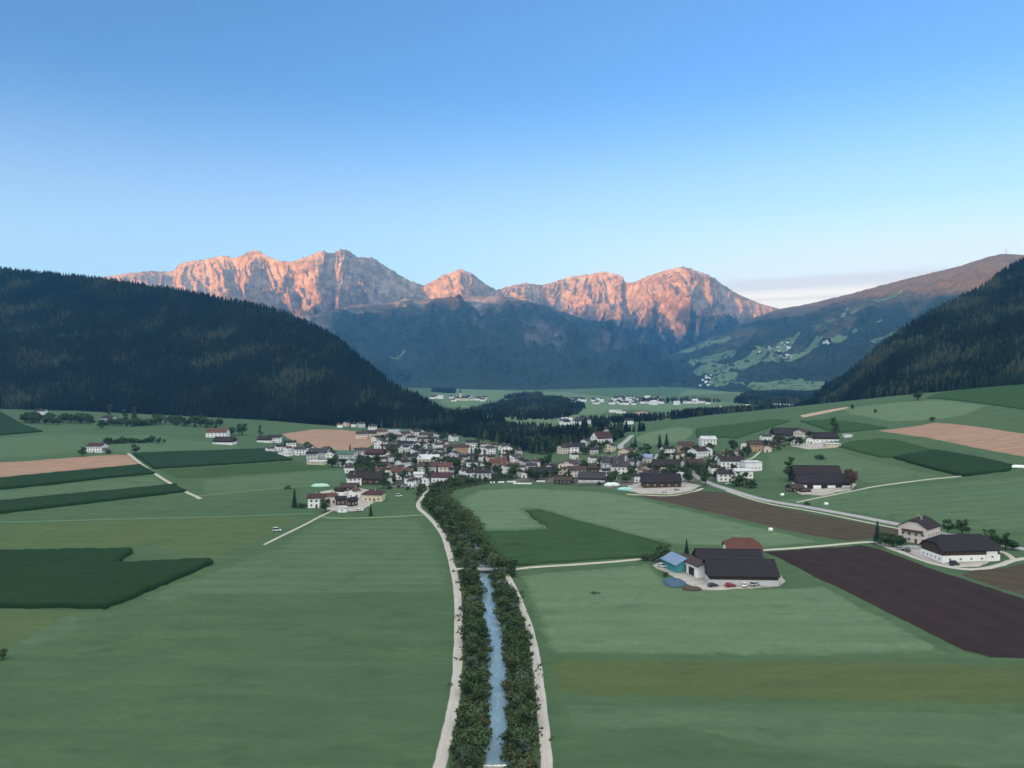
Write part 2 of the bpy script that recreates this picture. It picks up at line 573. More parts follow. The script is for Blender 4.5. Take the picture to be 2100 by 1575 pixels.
def loft(name, px, py, rdepth, fdepth, mat, prof, nv=120, nback=24, back=1.0, fz=None, amp=0., gamp=0., gs=(400., 1600.), seed=1, keep=.08,
         backz=-30., jag=0., yshift=0., smooth_=True, fine=0., spur=0., spw=25, streak=0.):
    """a mountain flank: for each bearing a crest point, a foot and the slope between, folded by spurs and gullies"""
    dx, dz = ray(px, py)
    rx, ry, rz = dx * rdepth, rdepth, CAM_H + dz * rdepth
    fx, fy = dx * fdepth, fdepth
    fzz = (H0(fx, fy) - 4) if fz is None else fz
    v = np.linspace(0, 1, nv) ** 0.85
    hx, hz = prof
    zv = np.interp(v, hx, hz)
    X = fx[:, None] * (1 - v) + rx[:, None] * v
    Y = fy[:, None] * (1 - v) + ry[:, None] * v
    Z = fzz[:, None] * (1 - zv) + rz[:, None] * zv
    # distance along the crest in metres
    s = np.concatenate([[0], np.cumsum(np.hypot(np.diff(rx), np.diff(ry)))])
    S = s[:, None] + 0 * v
    D = (v * np.hypot(rx - fx, ry - fy).mean())[None, :] + 0 * S
    wx = S + 160 * pn(S / 900, D / 900, seed + 3) + 60 * pn(S / 260, D / 260, seed + 4)
    gul = ridged(wx / gs[0], D / gs[1] + 3.1, 5, seed, .55) / 1.7
    n = fbm(X / 700, Y / 700, 6, seed + 9)
    gul2 = ridged(wx / (gs[0] * .3) + 9, D / (gs[1] * .42), 4, seed + 70, .6) / 1.7
    gul = gul * .72 + gul2 * .28 * (1 + fine)
    mask = sstep(0, .15, v) * (1 - sstep(1 - keep * 2.2, 1.0, v))
    Z = Z + mask * (amp * n + gamp * (gul - .5))
    Y = Y - mask * yshift * (gul - .45)
    if spur:
        k = np.ones(2 * spw + 1) / (2 * spw + 1)
        pk = np.clip((np.convolve(np.pad(py, spw, 'edge'), k, 'valid') - py) / 9., -1, 1.2)
        pk = np.convolve(np.pad(pk, 4, 'edge'), np.ones(9) / 9, 'valid')
        sm = (1 - v) * sstep(0, .25, v) * 1.7
        dx_ = 90 * pn(S / 500, D / 500, seed + 55)
        Y = Y - spur * sm * (np.interp(S + dx_, s, pk))
    gatt = np.clip(1 - gul, 0, 1)
    if streak:
        w3 = S + 60 * pn(S / 300, D / 260, seed + 33) + .25 * D * np.sign(pn(S / 900, S * 0, seed + 8))
        g3 = ridged(w3 / 150, D / 850, 4, seed + 90, .6) / 1.7
        Z = Z + sstep(.05, .3, v) * (1 - sstep(.93, 1.0, v)) * streak * (g3 - .5)
        gatt = np.clip(.35 * gatt + .85 * (1 - g3) - .1, 0, 1)
    if np.any(jag):
        Z[:, -1] += jag * fbm(s / 60, s * 0, 4, seed + 21) * 2
    # far side
    vb = np.linspace(0, 1, nback + 1)[1:]
    bw = (ry - fy) * back
    XB = rx[:, None] * (1 + vb * (bw / ry)[:, None]); YB = ry[:, None] + bw[:, None] * vb
    ZB = Z[:, -1:] * (1 - vb ** 1.1) + backz * vb ** 1.1 + amp * .5 * fbm(XB / 500, YB / 500, 4, seed + 5) * np.sin(np.pi * vb)
    GX = np.concatenate([X, XB], 1); GY = np.concatenate([Y, YB], 1); GZ = np.concatenate([Z, ZB], 1)
    ga = np.concatenate([gatt, np.repeat(gatt[:, -1:], nback, 1)], 1)
    P = np.stack([GX, GY, GZ], -1)
    nu, nvv = P.shape[:2]
    o = mesh_np(name, P.reshape(-1, 3), grid_faces(nu, nvv), [mat], smooth_=smooth_, attr={'gully': ga.ravel()})
    tag(o, kind='structure')
    return o, P[:, :nv], v


def prof_px(pts, px):
    a = np.array(pts, float)
    return np.interp(px, a[:, 0], a[:, 1])


# far limestone range
FAR = [(-900, 600), (100, 590), (240, 563), (300, 556), (355, 557), (364, 545), (370, 540), (393, 535), (420, 532), (460, 523), (480, 530), (503, 520), (525, 511), (547, 525),
       (573, 535), (600, 537), (640, 522), (663, 513), (680, 521), (700, 510), (713, 513), (733, 527), (763, 528), (787, 543), (810, 558), (843, 577), (870, 585),
       (887, 577), (913, 562), (945, 552), (967, 560), (993, 580), (1017, 595), (1040, 588), (1077, 580), (1113, 585), (1137, 578), (1167, 568), (1187, 565),
       (1213, 562), (1237, 556), (1263, 562), (1277, 567), (1282, 578), (1297, 580), (1327, 567), (1363, 555), (1400, 547), (1420, 552), (1460, 567),
       (1487, 587), (1517, 605), (1560, 623), (1587, 630), (1607, 635), (1700, 650), (2400, 700)]
px = np.concatenate([np.linspace(-700, 200, 120)[:-1], np.arange(200, 1660, 1.6), np.linspace(1660, 2200, 60)])
py = prof_px(FAR, px)
rd = 9400 + 500 * np.sin(px / 140.) + 350 * np.sin(px / 61. + 1)
M_FAR = mountain_mat('limestone mountain', 560, 830, rock=(.46, .32, .20), rock2=(.16, .115, .085), scree=(.46, .36, .27), alm=(.12, .085, .05))
far_o, far_P, _ = loft('mountain_range', px, py, rd, np.full_like(px, 6900.), M_FAR,
                       ([0, .25, .55, .8, 1], [0, .14, .41, .70, 1]), nv=230, nback=16, back=.45, gamp=250, amp=90, gs=(600, 950), seed=5, keep=.10, jag=12 * (1 - sstep(1470, 1540, px)), fine=.3,
                       yshift=120, smooth_=False, spur=620, spw=24, streak=75, fz=np.full_like(px, 5.))

# wooded mountain in front of the range
FOOT = [(-400, 720), (420, 690), (560, 660), (640, 645), (700, 633), (760, 624), (840, 616), (900, 611), (960, 607), (1010, 606), (1060, 611), (1110, 622), (1150, 638), (1190, 650),
        (1225, 656), (1260, 666), (1300, 685), (1335, 705), (1365, 728), (1395, 748), (1425, 770), (1440, 782), (1470, 792), (1520, 797)]
px = np.concatenate([np.linspace(-400, 500, 100)[:-1], np.arange(500, 1520, 2.)])
py = prof_px(FOOT, px)
py = np.convolve(np.pad(py, 6, 'edge'), np.ones(13) / 13, 'valid')
py = py + 7 * fbm(px / 95, px * 0, 4, 31) * sstep(500, 640, px) * (1 - sstep(1380, 1440, px))
rd = 7300 - 1900 * sstep(1180, 1500, px) - 300 * sstep(900, 500, px)
fd = np.interp(px, [-400, 600, 820, 900, 1000, 1100, 1300, 1440, 1520], [4200, 4200, 4500, 4200, 3950, 3950, 4550, 4700, 5000])
M_FOOT = mountain_mat('wooded mountain', 620, 800, rock=(.20, .135, .095), rock2=(.12, .085, .06), alm=(.085, .06, .036), rocky=1.0, forest=(.012, .026, .020), forest2=(.046, .068, .042))
foot_o, foot_P, _ = loft('mountain', px, py, rd, fd, M_FOOT, ([0, .3, .7, 1], [0, .26, .72, 1]), nv=150, nback=14, back=.5, gamp=210, amp=60, gs=(700, 1500), seed=23,
                         keep=.10, jag=8, spur=260, spw=18, yshift=90, backz=250.)

# long ridge with alpine pastures, right of the gap
RMT = [(1290, 765), (1340, 745), (1390, 722), (1440, 700), (1500, 672), (1560, 646), (1600, 633), (1650, 625), (1700, 613), (1750, 601), (1800, 587), (1850, 574), (1900, 562), (1967, 546), (2000, 535), (2033, 525), (2060, 520),
       (2100, 523), (2200, 540), (2500, 520), (3000, 560)]
px = np.concatenate([np.arange(1300, 2200, 2.), np.linspace(2200, 3000, 80)])
py = prof_px(RMT, px)
py = np.convolve(np.pad(py, 4, 'edge'), np.ones(9) / 9, 'valid')
rd = np.interp(px, [1290, 1600, 1800, 2060, 3000], [7000, 6700, 6000, 5400, 5000])
fd = np.interp(px, [1290, 1420, 1500, 1700, 3000], [6200, 4300, 3450, 3150, 2600])
M_RMT = mountain_mat('pasture mountain', 470, 640, forest=(.013, .027, .020), forest2=(.042, .062, .038), rock=(.26, .21, .15), rock2=(.17, .14, .10), scree=(.30, .27, .2), alm=(.16, .13, .07), rocky=.6)
rmt_o, rmt_P, _ = loft('mountain', px, py, rd, fd, M_RMT, ([0, .3, .7, 1], [0, .24, .70, 1]), nv=150, nback=14, back=.6, gamp=90, amp=45, gs=(560, 1300), seed=41,
                       keep=.12, jag=3, yshift=60)

# forested hill, left
FH_L = [(-1300, 330), (-600, 460), (-200, 525), (0, 547), (60, 553), (117, 558), (170, 563), (240, 571), (300, 581), (370, 591), (430, 602), (480, 612), (540, 622), (600, 642), (650, 664),
        (700, 695), (740, 728), (770, 752), (800, 778), (850, 806), (900, 830), (950, 849), (1000, 862), (1040, 870)]


def hill(name, prof, pxs, rdepth, fdepth, tree_h, mat, seed, p=([0, .5, 1], [0, .47, 1]), amp=14, gamp=26, back=1.0, keep=.05):
    py = prof_px(prof, pxs)
    py = np.convolve(np.pad(py, 5, 'edge'), np.ones(11) / 11, 'valid')
    py = py + tree_h * 1600 / rdepth * .82
    return loft(name, pxs, py, rdepth, fdepth, mat, p, nv=90, nback=26, back=back, gamp=gamp, amp=amp, gs=(190, 900), seed=seed, keep=keep, backz=-60)


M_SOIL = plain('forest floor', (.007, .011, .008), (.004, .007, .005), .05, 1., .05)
px = np.concatenate([np.linspace(-1300, -150, 90)[:-1], np.arange(-150, 1036, 4.)])
fd_px = [-1300, -600, 0, 150, 420, 600, 760, 880, 960, 1040]
fl = np.interp(px, fd_px, [900, 1250, 1380, 1400, 1330, 1270, 1215, 1180, 1170, 1165])
rl = np.interp(px, [-1300, -600, 0, 300, 600, 800, 900, 960, 1040], [1900, 2300, 2330, 2130, 1880, 1620, 1470, 1390, 1330])
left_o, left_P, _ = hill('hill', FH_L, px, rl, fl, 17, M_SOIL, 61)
FH_R = [(1600, 850), (1628, 842), (1647, 828), (1683, 800), (1717, 774), (1760, 743), (1800, 707), (1850, 669), (1900, 638), (1950, 613), (1993, 595), (2027, 573), (2060, 547), (2100, 528),
        (2300, 420), (2700, 330), (3300, 300)]
px = np.concatenate([np.arange(1604, 2200, 4.), np.linspace(2200, 3300, 80)])
fr = np.interp(px, [1600, 1650, 1740, 1800, 1867, 1947, 2030, 2100, 2400, 3300], [1500, 1420, 1210, 1110, 1040, 990, 960, 930, 850, 600])
rr = fr + np.interp(px, [1600, 1660, 1800, 2100, 3300], [60, 160, 420, 900, 1300])
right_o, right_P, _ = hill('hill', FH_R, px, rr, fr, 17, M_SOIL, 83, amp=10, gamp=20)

# the mountains behind the viewer whose shadow still lies on the valley
th = SUN_TH
s = np.linspace(-15000, 9000, 160)
crest = np.interp(s, [-15000, -9140, -7500, -6300, -5000, -4356, -3718, -2600, -1525, -272, 1500, 9000], [1100, 1200, 1290, 1150, 1170, 1290, 1370, 1420, 1370, 1080, 1000, 900])
crest = crest + 30 * fbm(s / 900, s * 0, 4, 3)
t = np.array([-7600, -7100, -6600, -6000, -5500, -5000, -4500, -3900, -3300, -2700])
f = np.array([-.02, .2, .45, .75, .93, 1, .9, .6, .28, -.02])
T, S_ = np.meshgrid(t, s)
Zb = crest[:, None] * f[None, :] + 120 * fbm(S_ / 700, T / 700, 4, 8) * np.sin(np.pi * np.clip(f, 0, 1)) * (f < 1)
Xb = S_ * math.cos(th) + T * math.sin(th); Yb = -S_ * math.sin(th) + T * math.cos(th)
P = np.stack([Xb, Yb, Zb], -1)
bo = mesh_np('mountain_range', P.reshape(-1, 3), grid_faces(*P.shape[:2])[:, ::-1], [M_RMT], smooth_=True, attr={'gully': np.zeros(P.shape[0] * P.shape[1])})
tag(bo, kind='structure')

# ------------------------------------------------------------------ conifer woods


def forest_mat():
    t = NT('conifer foliage', .95, .05)
    k = t.attr('tint')
    sp = t.noise(t.pos(), .9, 3, .7, .25, .75)
    c = t.n('ShaderNodeValToRGB'); t.L.new(k, c.inputs[0])
    e = c.color_ramp.elements
    e[0].position = 0; e[0].color = (.003, .0075, .0065, 1)
    e[1].position = .40; e[1].color = (.006, .013, .010, 1)
    for p_, q in ((.62, (.014, .025, .016)), (.80, (.030, .046, .024)), (.92, (.046, .062, .030)), (1., (.058, .062, .034))):
        z = e.new(p_); z.color = (*q, 1)
    return t.out(t.mix(t.math('MULTIPLY', sp, .45), c.outputs[0], (.005, .011, .007)))


CONIF = forest_mat()


def cone_tree(sides, tiers, r):
    """unit conifer: height 1, crown radius about .17, ragged whorls"""
    V = []; F = []
    for k in range(tiers):
        z0 = .06 + .86 * k / tiers; z1 = min(1., z0 + 1.5 / tiers * (1 - .25 * k / tiers))
        if k == tiers - 1: z1 = 1.
        rad = .185 * (1 - (k / tiers) ** 1.15 * .86)
        b = len(V)
        V.append((0, 0, z1))
        for i in range(sides):
            a = 2 * math.pi * (i + .5 * (k % 2)) / sides
            q = rad * (1.18 if i % 2 else .66) * r.uniform(.85, 1.15)
            V.append((math.cos(a) * q, math.sin(a) * q, z0 + (-.02 if i % 2 else .02)))
        for i in range(sides):
            F.append((b, b + 1 + i, b + 1 + (i + 1) % sides))
    return np.array(V), np.array(F)


CT = [cone_tree(6, 3, rnd) for _ in range(6)]
CT_HI = [cone_tree(8, 5, rnd) for _ in range(4)]


def conifers_mesh(name, P, hgt, tint, temps=CT, width=1.0):
    """P (n,3) bases"""
    n = len(P)
    k = rng.integers(0, len(temps), n)
    a = rng.uniform(0, 2 * np.pi, n)
    wid = hgt * rng.uniform(.85, 1.25, n) * width
    Vs = []; Fs = []; T = []
    off = 0
    for q, (tv, tf) in enumerate(temps):
        m = np.where(k == q)[0]
        if not len(m): continue
        c, s_ = np.cos(a[m])[:, None], np.sin(a[m])[:, None]
        x = (tv[None, :, 0] * c - tv[None, :, 1] * s_) * wid[m][:, None] + P[m, 0][:, None]
        y = (tv[None, :, 0] * s_ + tv[None, :, 1] * c) * wid[m][:, None] + P[m, 1][:, None]
        z = tv[None, :, 2] * hgt[m][:, None] + P[m, 2][:, None]
        Vs.append(np.stack([x, y, z], -1).reshape(-1, 3))
        Fs.append((tf[None] + (np.arange(len(m)) * len(tv))[:, None, None]).reshape(-1, 3) + off)
        T.append(np.repeat(tint[m], len(tv)))
        off += len(m) * len(tv)
    return mesh_np(name, np.vstack(Vs), np.vstack(Fs), [CONIF], attr={'tint': np.concatenate(T)})


def sample_grid(P, dens, v1=1.0, cond=None):
    """random points on the quads of a loft grid"""
    nv = int((P.shape[1] - 1) * v1)
    A = P[:-1, :nv]; B = P[1:, :nv]; C = P[1:, 1:nv + 1]; D = P[:-1, 1:nv + 1]
    area = .5 * np.linalg.norm(np.cross(C - A, D - B), axis=-1)
    # horizontal area decides how many trees stand there
    ax = np.abs(.5 * ((C - A)[..., 0] * (D - B)[..., 1] - (C - A)[..., 1] * (D - B)[..., 0]))
    cnt = rng.poisson(ax * dens)
    idx = np.repeat(np.arange(cnt.size), cnt.ravel())
    u, w = rng.random(len(idx))[:, None], rng.random(len(idx))[:, None]
    A, B, C, D = (q.reshape(-1, 3)[idx] for q in (A, B, C, D))
    return (A * (1 - u) + B * u) * (1 - w) + (D * (1 - u) + C * u) * w


def tint_of(P, seed, sh=0.):
    n = fbm(P[:, 0] / 120, P[:, 1] / 120, 4, seed) * .95 + .40 + sh
    return np.clip(n + rng.normal(0, .20, len(P)), 0, 1)


def to_px(P):
    """world -> photo pixel"""
    cy, sy = math.cos(PITCH), math.sin(PITCH)
    x, y, z = P[:, 0], P[:, 1], P[:, 2] - CAM_H
    d = y * cy - z * sy
    return 1050 + 1600 * x / d, 787.5 - 1600 * (y * sy + z * cy) / d
FL = sample_grid(left_P, 1 / 21., 1.0)
qx, qy = to_px(FL); FL = FL[(qx > -260)]
FR = sample_grid(right_P, 1 / 21., 1.0)
qx, qy = to_px(FR); FR = FR[(qx < 2330)]
# ------------------------------------------------------------------ fields, tracks, water


def resample(xy, step, closed=True):
    out = []
    q = xy + [xy[0]] if closed else xy
    for (ax, ay), (bx, by) in zip(q[:-1], q[1:]):
        n = max(1, int(math.hypot(bx - ax, by - ay) / step))
        for k in range(n):
            t = k / n
            out.append((ax + (bx - ax) * t, ay + (by - ay) * t))
    if not closed: out.append(xy[-1])
    return out


def inside(x, y, poly):
    c = np.zeros(len(x), bool)
    p = np.array(poly)
    j = len(p) - 1
    for i in range(len(p)):
        xi, yi = p[i]; xj, yj = p[j]
        k = ((yi > y) != (yj > y)) & (x < (xj - xi) * (y - yi) / (yj - yi + 1e-12) + xi)
        c ^= k
        j = i
    return c


def triangulate(xy, step):
    b = resample(xy, step)
    p = np.array(b)
    x0, y0 = p.min(0); x1, y1 = p.max(0)
    gx, gy = np.meshgrid(np.arange(x0 + step / 2, x1, step), np.arange(y0 + step / 2, y1, step))
    gx = (gx + rng.uniform(-.25, .25, gx.shape) * step).ravel(); gy = (gy + rng.uniform(-.25, .25, gy.shape) * step).ravel()
    k = inside(gx, gy, b)
    gx, gy = gx[k], gy[k]
    # keep clear of the border
    bb = np.array(b)
    d = np.full(len(gx), 1e9)
    for i in range(len(bb)):
        d = np.minimum(d, (gx - bb[i, 0]) ** 2 + (gy - bb[i, 1]) ** 2)
    k = d > (step * .45) ** 2
    pts = [Vector(q) for q in b] + [Vector((a, c)) for a, c in zip(gx[k], gy[k])]
    n = len(b)
    v, e, f, *_ = delaunay_2d_cdt(pts, [], [list(range(n))], 1, 1e-4)
    F = []
    for t in f:
        if len(t) == 3: F.append(t)
        else:
            for i in range(1, len(t) - 1): F.append([t[0], t[i], t[i + 1]])
    V = np.array([(q.x, q.y) for q in v])
    F = np.array(F)
    A = V[F[:, 1]] - V[F[:, 0]]; B = V[F[:, 2]] - V[F[:, 0]]
    fl = (A[:, 0] * B[:, 1] - A[:, 1] * B[:, 0]) < 0
    F[fl] = F[fl][:, ::-1]
    return V, F, e


def wobble(xy, amp, seed):
    q = resample(xy, 18)
    a = np.array(q)
    return [(x + amp * float(pn(x / 35, y / 35, seed)), y + amp * float(pn(x / 35, y / 35, seed + 5))) for x, y in q]


def sheet(name, pxs, mat, zoff, step=None, kind='structure', height=0., hf=None, wob=1.2, label=None, cat=None, group=None):
    pts = [G(*p, hf=hf)[:2] for p in pxs]
    a = np.array(pts)
    if wob: pts = wobble(pts, wob, len(pxs) + int(pxs[0][0]))
    diag = math.hypot(*(a.max(0) - a.min(0)))
    step = step or max(5., min(24., diag / 26))
    V, F, E = triangulate(pts, step)
    Z = H0(V[:, 0], V[:, 1]) + zoff
    edge = np.clip(polyline_dist(V[:, 0], V[:, 1], pts + [pts[0]]) / step, 0, 1)
    if height:
        Z = Z + height * (1 - .22 * (edge < .01)) + .45 * pn(V[:, 0] / 2.3, V[:, 1] / 2.3, 3)
        n = len(V)
        B0 = V.copy()
        V = V + (edge < .01)[:, None] * rng.normal(0, .45, V.shape)
        # side walls along edges used once
        from collections import Counter
        c = Counter()
        d = {}
        for t in F:
            for i in range(3):
                p_, q_ = int(t[i]), int(t[(i + 1) % 3])
                c[(min(p_, q_), max(p_, q_))] += 1; d[(min(p_, q_), max(p_, q_))] = (p_, q_)
        side = [d[k] for k in c if c[k] == 1]
        V3 = np.column_stack([V, Z]); V3 = np.vstack([V3, np.column_stack([V, (hf or H0)(V[:, 0], V[:, 1]) - .3])])
        W = []
        for p_, q_ in side:
            W += [[q_, p_, p_ + n], [q_, p_ + n, q_ + n]]
        o = mesh_np(name, V3, np.vstack([F, np.array(W)]), [mat])
    else:
        Z = Z - (edge < .01) * (zoff + .06)
        o = mesh_np(name, np.column_stack([V, Z]), F, [mat], smooth_=True, attr={'edge': edge})
    return tag(o, label, cat, group, kind)


def ribbon(name, pts, width, mat, zoff, hf=None, step=4., kind='structure', world=False, jag=.12, w2=None):
    xy = pts if world else [G(*p, hf=hf)[:2] for p in pts]
    xy = resample(smooth(xy, 6), step, False)
    a = np.array(xy)
    t = np.gradient(a, axis=0); t /= np.linalg.norm(t, axis=1)[:, None]
    nrm = np.column_stack([-t[:, 1], t[:, 0]])
    s = np.arange(len(a)) * step
    w = np.linspace(width, w2 or width, len(a)) / 2
    wl = w * (1 + jag * pn(s / 9, s * 0, 1) * 2); wr = w * (1 + jag * pn(s / 9, s * 0 + 7, 2) * 2)
    wl = wl * 1.12; wr = wr * 1.12
    fr = (1., .55, 0., -.55, -1.)
    P = np.stack([a + nrm * (f_ * (wl if f_ > 0 else wr))[:, None] for f_ in fr], 1)
    z = (hf or H0)(P[..., 0], P[..., 1]) + zoff
    z[:, 2] += .04; z[:, 0] -= zoff + .05; z[:, 4] -= zoff + .05
    P = np.concatenate([P, z[..., None]], -1)
    ac = np.tile(1 - np.abs(np.array(fr)), len(a))
    o = mesh_np(name, P.reshape(-1, 3), grid_faces(len(a), 5)[:, ::-1], [mat], smooth_=True, attr={'across': ac})
    return tag(o, kind=kind)


FIELDS = [
    ('field', GRASS_B, .14, [(-200, 1215), (200, 1262), (330, 1205), (470, 1155), (560, 1118), (650, 1068), (860, 1062), (905, 1110), (922, 1165), (928, 1215), (700, 1222), (420, 1224), (250, 1262), (60, 1345), (-200, 1395)]),
    ('field', GRASS_B, .14, [(405, 985), (620, 968), (720, 962), (745, 985), (640, 995), (560, 1003), (420, 1016)]),
    ('field', GRASS_B, .14, [(-200, 1010), (0, 1008), (219, 983), (320, 975), (350, 994), (180, 1011), (0, 1029), (-200, 1045)]),
    ('field', GRASS_B, .14, [(-200, 905), (0, 897), (100, 890), (330, 892), (420, 905), (540, 918), (400, 925), (280, 928), (150, 930), (0, 943), (-200, 950)]),
    ('field', GRASS_B, .14, [(1560, 1030), (1680, 1010), (1800, 1000), (2000, 984), (2250, 960), (2250, 1100), (2060, 1090), (1900, 1080), (1750, 1052)]),
    ('field', GRASS_B, .14, [(1570, 930), (1640, 925), (1720, 925), (1850, 958), (1970, 985), (1780, 994), (1700, 960), (1640, 960), (1600, 975), (1570, 965)]),
    ('field', GRASS_B, .14, [(1150, 1440), (1600, 1450), (2250, 1465), (2250, 1600), (1700, 1560), (1400, 1500), (1150, 1500)]),

    ('wheat_field', WHEAT, .25, [(-160, 962), (-80, 953), (0, 948), (44, 946), (162, 937), (262, 931), (290, 953), (220, 959), (133, 968), (0, 981), (-160, 996)]),
    ('field', GRASS_D, .20, [(316, 963), (470, 954), (602, 945), (690, 961), (600, 968), (470, 977), (402, 983), (360, 983)]),
    ('field', GRASS_Y, .20, [(-200, 1082), (0, 1075), (240, 1066), (480, 1060), (636, 1058), (560, 1098), (440, 1150), (300, 1122), (0, 1128), (-200, 1132)]),
    ('field', GRASS_Y, .20, [(-200, 1250), (0, 1252), (180, 1253), (120, 1282), (60, 1318), (0, 1336), (-200, 1360)]),
    ('field', GRASS_L, .20, [(935, 1025), (980, 1004), (1080, 1000), (1200, 1006), (1270, 1012), (1480, 1062), (1700, 1113), (1560, 1126), (1380, 1118), (1190, 1070), (1107, 1045), (1076, 1044), (1124, 1084), (985, 1092), (952, 1060)]),
    ('field', GRASS_L, .20, [(1062, 1180), (1200, 1166), (1335, 1155), (1380, 1205), (1610, 1205), (1690, 1200), (1860, 1290), (1960, 1342), (1700, 1348), (1300, 1346), (1115, 1340), (1095, 1270)]),
    ('field', OLIVE, .22, [(1113, 1345), (1300, 1352), (1700, 1353), (2100, 1358), (2300, 1362), (2300, 1456), (2100, 1450), (1600, 1441), (1133, 1429)]),
    ('ploughed_field', PLOW, .25, [(1563, 1131), (1782, 1117), (1900, 1160), (2100, 1226), (2380, 1320), (2380, 1352), (2100, 1352), (2020, 1350), (1975, 1336), (1820, 1258), (1690, 1195)]),
    ('harrowed_field', PLOW_B, .25, [(1283, 1012), (1360, 1016), (1432, 1006), (1480, 1008), (1560, 1031), (1700, 1060), (1850, 1085), (1850, 1097), (1735, 1112), (1600, 1086), (1440, 1048)]),
    ('harrowed_field', PLOW_B, .22, [(1905, 1160), (1985, 1170), (2060, 1162), (2100, 1150), (2380, 1100), (2380, 1310), (2100, 1224)]),
    ('wheat_field', WHEAT, .25, [(1793, 884), (1860, 875), (1926, 866), (1980, 871), (2100, 888), (2300, 910), (2300, 980), (2100, 938), (1990, 917), (1900, 899)]),
    ('wheat_field', WHEAT, .25, [(575, 890), (640, 880), (700, 881), (752, 886), (772, 902), (768, 914), (742, 923), (700, 925), (640, 918), (600, 905)]),
    ('field', GRASS_L, .20, [(1290, 901), (1330, 886), (1400, 874), (1424, 880), (1424, 893), (1400, 907), (1330, 913)]),
    ('field', GRASS_L, .20, [(1720, 838), (1850, 824), (1930, 820), (2030, 832), (1990, 850), (1920, 862), (1820, 866), (1740, 850)]),
    ('field', GRASS_Y, .18, [(1100, 945), (1180, 925), (1250, 935), (1210, 948), (1130, 957)]),
    ('dirt_strip', plain('dry verge', (.36, .27, .19), (.26, .19, .13), .2), .3, [(1640, 852), (1690, 842), (1738, 834), (1742, 837), (1690, 848), (1645, 857)]),
]
for nm, mt, zo, pp in FIELDS:
    sheet(nm, pp, mt, zo)
CROPS = [
    ([(-140, 826), (0, 845), (44, 871), (86, 886), (0, 893), (-140, 903)], CORN, 'dark maize field running out to a point below the wooded hill'),
    ([(-160, 998), (0, 983), (133, 970), (290, 955), (318, 972), (270, 977), (219, 981), (100, 995), (0, 1005), (-160, 1024)], CORN, 'long dark maize strip along the wheat stubble'),
    ([(-160, 1047), (0, 1031), (180, 1013), (356, 996), (381, 1009), (180, 1033), (0, 1054), (-160, 1076)], CORN, 'lower dark maize strip left of the field path'),
    ([(272, 932), (400, 927), (540, 922), (602, 944), (470, 953), (316, 962)], CORN, 'dark maize field between path and village edge'),
    ([(-220, 1140), (0, 1134), (150, 1132), (262, 1130), (273, 1134), (238, 1160), (330, 1156), (429, 1151), (440, 1156), (350, 1194), (262, 1231), (219, 1249), (0, 1247), (-220, 1244)], CORN,
     'large dark maize field with a notched corner'),
    ([(987, 1094), (1127, 1087), (1080, 1049), (1108, 1047), (1185, 1071), (1290, 1097), (1375, 1121), (1335, 1141), (1200, 1150), (1065, 1160), (1040, 1152), (1010, 1126)], CORN_M, 'green crop field with a tongue above the farm track'),
    ([(1428, 880), (1500, 871), (1590, 860), (1620, 864), (1560, 884), (1510, 899), (1428, 897)], CORN_M, 'green crop field on the slope above the village'),
    ([(1640, 864), (1700, 861), (1760, 868), (1822, 878), (1760, 885), (1710, 888)], CORN_M, 'green crop field behind the navy barn roof'),
    ([(1920, 808), (2000, 797), (2100, 789), (2260, 775), (2260, 850), (2100, 840), (2058, 834), (1958, 821), (1900, 817)], CORN_M, 'broad crop field beneath the right forest edge'),
    ([(1716, 916), (1745, 906), (1800, 901), (1836, 903), (1915, 924), (1830, 939), (1800, 938)], CORN_M, 'upper half of the lozenge of maize beside the pink stubble'),
    ([(1830, 940), (1918, 925), (2000, 940), (2080, 957), (2070, 966), (1972, 978), (1900, 960)], CORN, 'lower half of the lozenge of maize beside the pink stubble'),
]
for pp, mt, lb in CROPS:
    pts = [G(*p)[:2] for p in pp]
    sheet('maize_field' if mt is CORN else 'crop_field', pp, mt, 0, step=5. if pp[0][1] < 1100 else 3.2, height=2.1 if mt is CORN else .9, kind='stuff')

# tracks and roads
ROAD_L = [(893, 1640), (901, 1575), (914, 1520), (925, 1470), (934, 1420), (939, 1350), (940, 1250), (936, 1200), (929, 1165), (920, 1130), (910, 1100), (893, 1075), (876, 1057), (861, 1044), (858, 1034), (864, 1023), (872, 1012), (880, 1004)]
ribbon('road', ROAD_L, 2.9, GRAVEL, .28)
TRACK_R = [(1128, 1640), (1122, 1575), (1116, 1500), (1108, 1420), (1099, 1350), (1086, 1290), (1068, 1240), (1050, 1200), (1043, 1186)]
ribbon('track', TRACK_R, 2.7, GRAVEL, .28)
ribbon('track', [(1047, 1170), (1062, 1167), (1100, 1163), (1180, 1158), (1260, 1152), (1330, 1146), (1350, 1150)], 2.6, GRAVEL_P, .28)
ribbon('track', [(1043, 1186), (1041, 1177), (1047, 1170)], 2.5, GRAVEL_P, .30)
ribbon('track', [(928, 1168), (948, 1167), (968, 1168), (980, 1168)], 3.0, GRAVEL, .27)
ribbon('track', [(1008, 1169), (1028, 1170), (1047, 1170)], 2.6, GRAVEL_P, .27)
MAIN = [(1296, 893), (1284, 904), (1272, 917), (1300, 928), (1350, 940), (1392, 955), (1425, 975), (1452, 990), (1491, 1003), (1566, 1025), (1667, 1042), (1800, 1067), (1850, 1077)]
ribbon('road', MAIN, 6.2, ASPH, .32)
ribbon('road', [(1850, 1077), (1960, 1098), (2120, 1130), (2300, 1165)], 5.5, ASPH, .32)
ribbon('track', [(1490, 1007), (1566, 1031), (1667, 1049), (1800, 1076), (1850, 1086)], 1.6, GRAVEL_P, .30)
ribbon('track', [(1560, 1129), (1660, 1122), (1780, 1112), (1815, 1118), (1850, 1133)], 2.8, GRAVEL_P, .3)
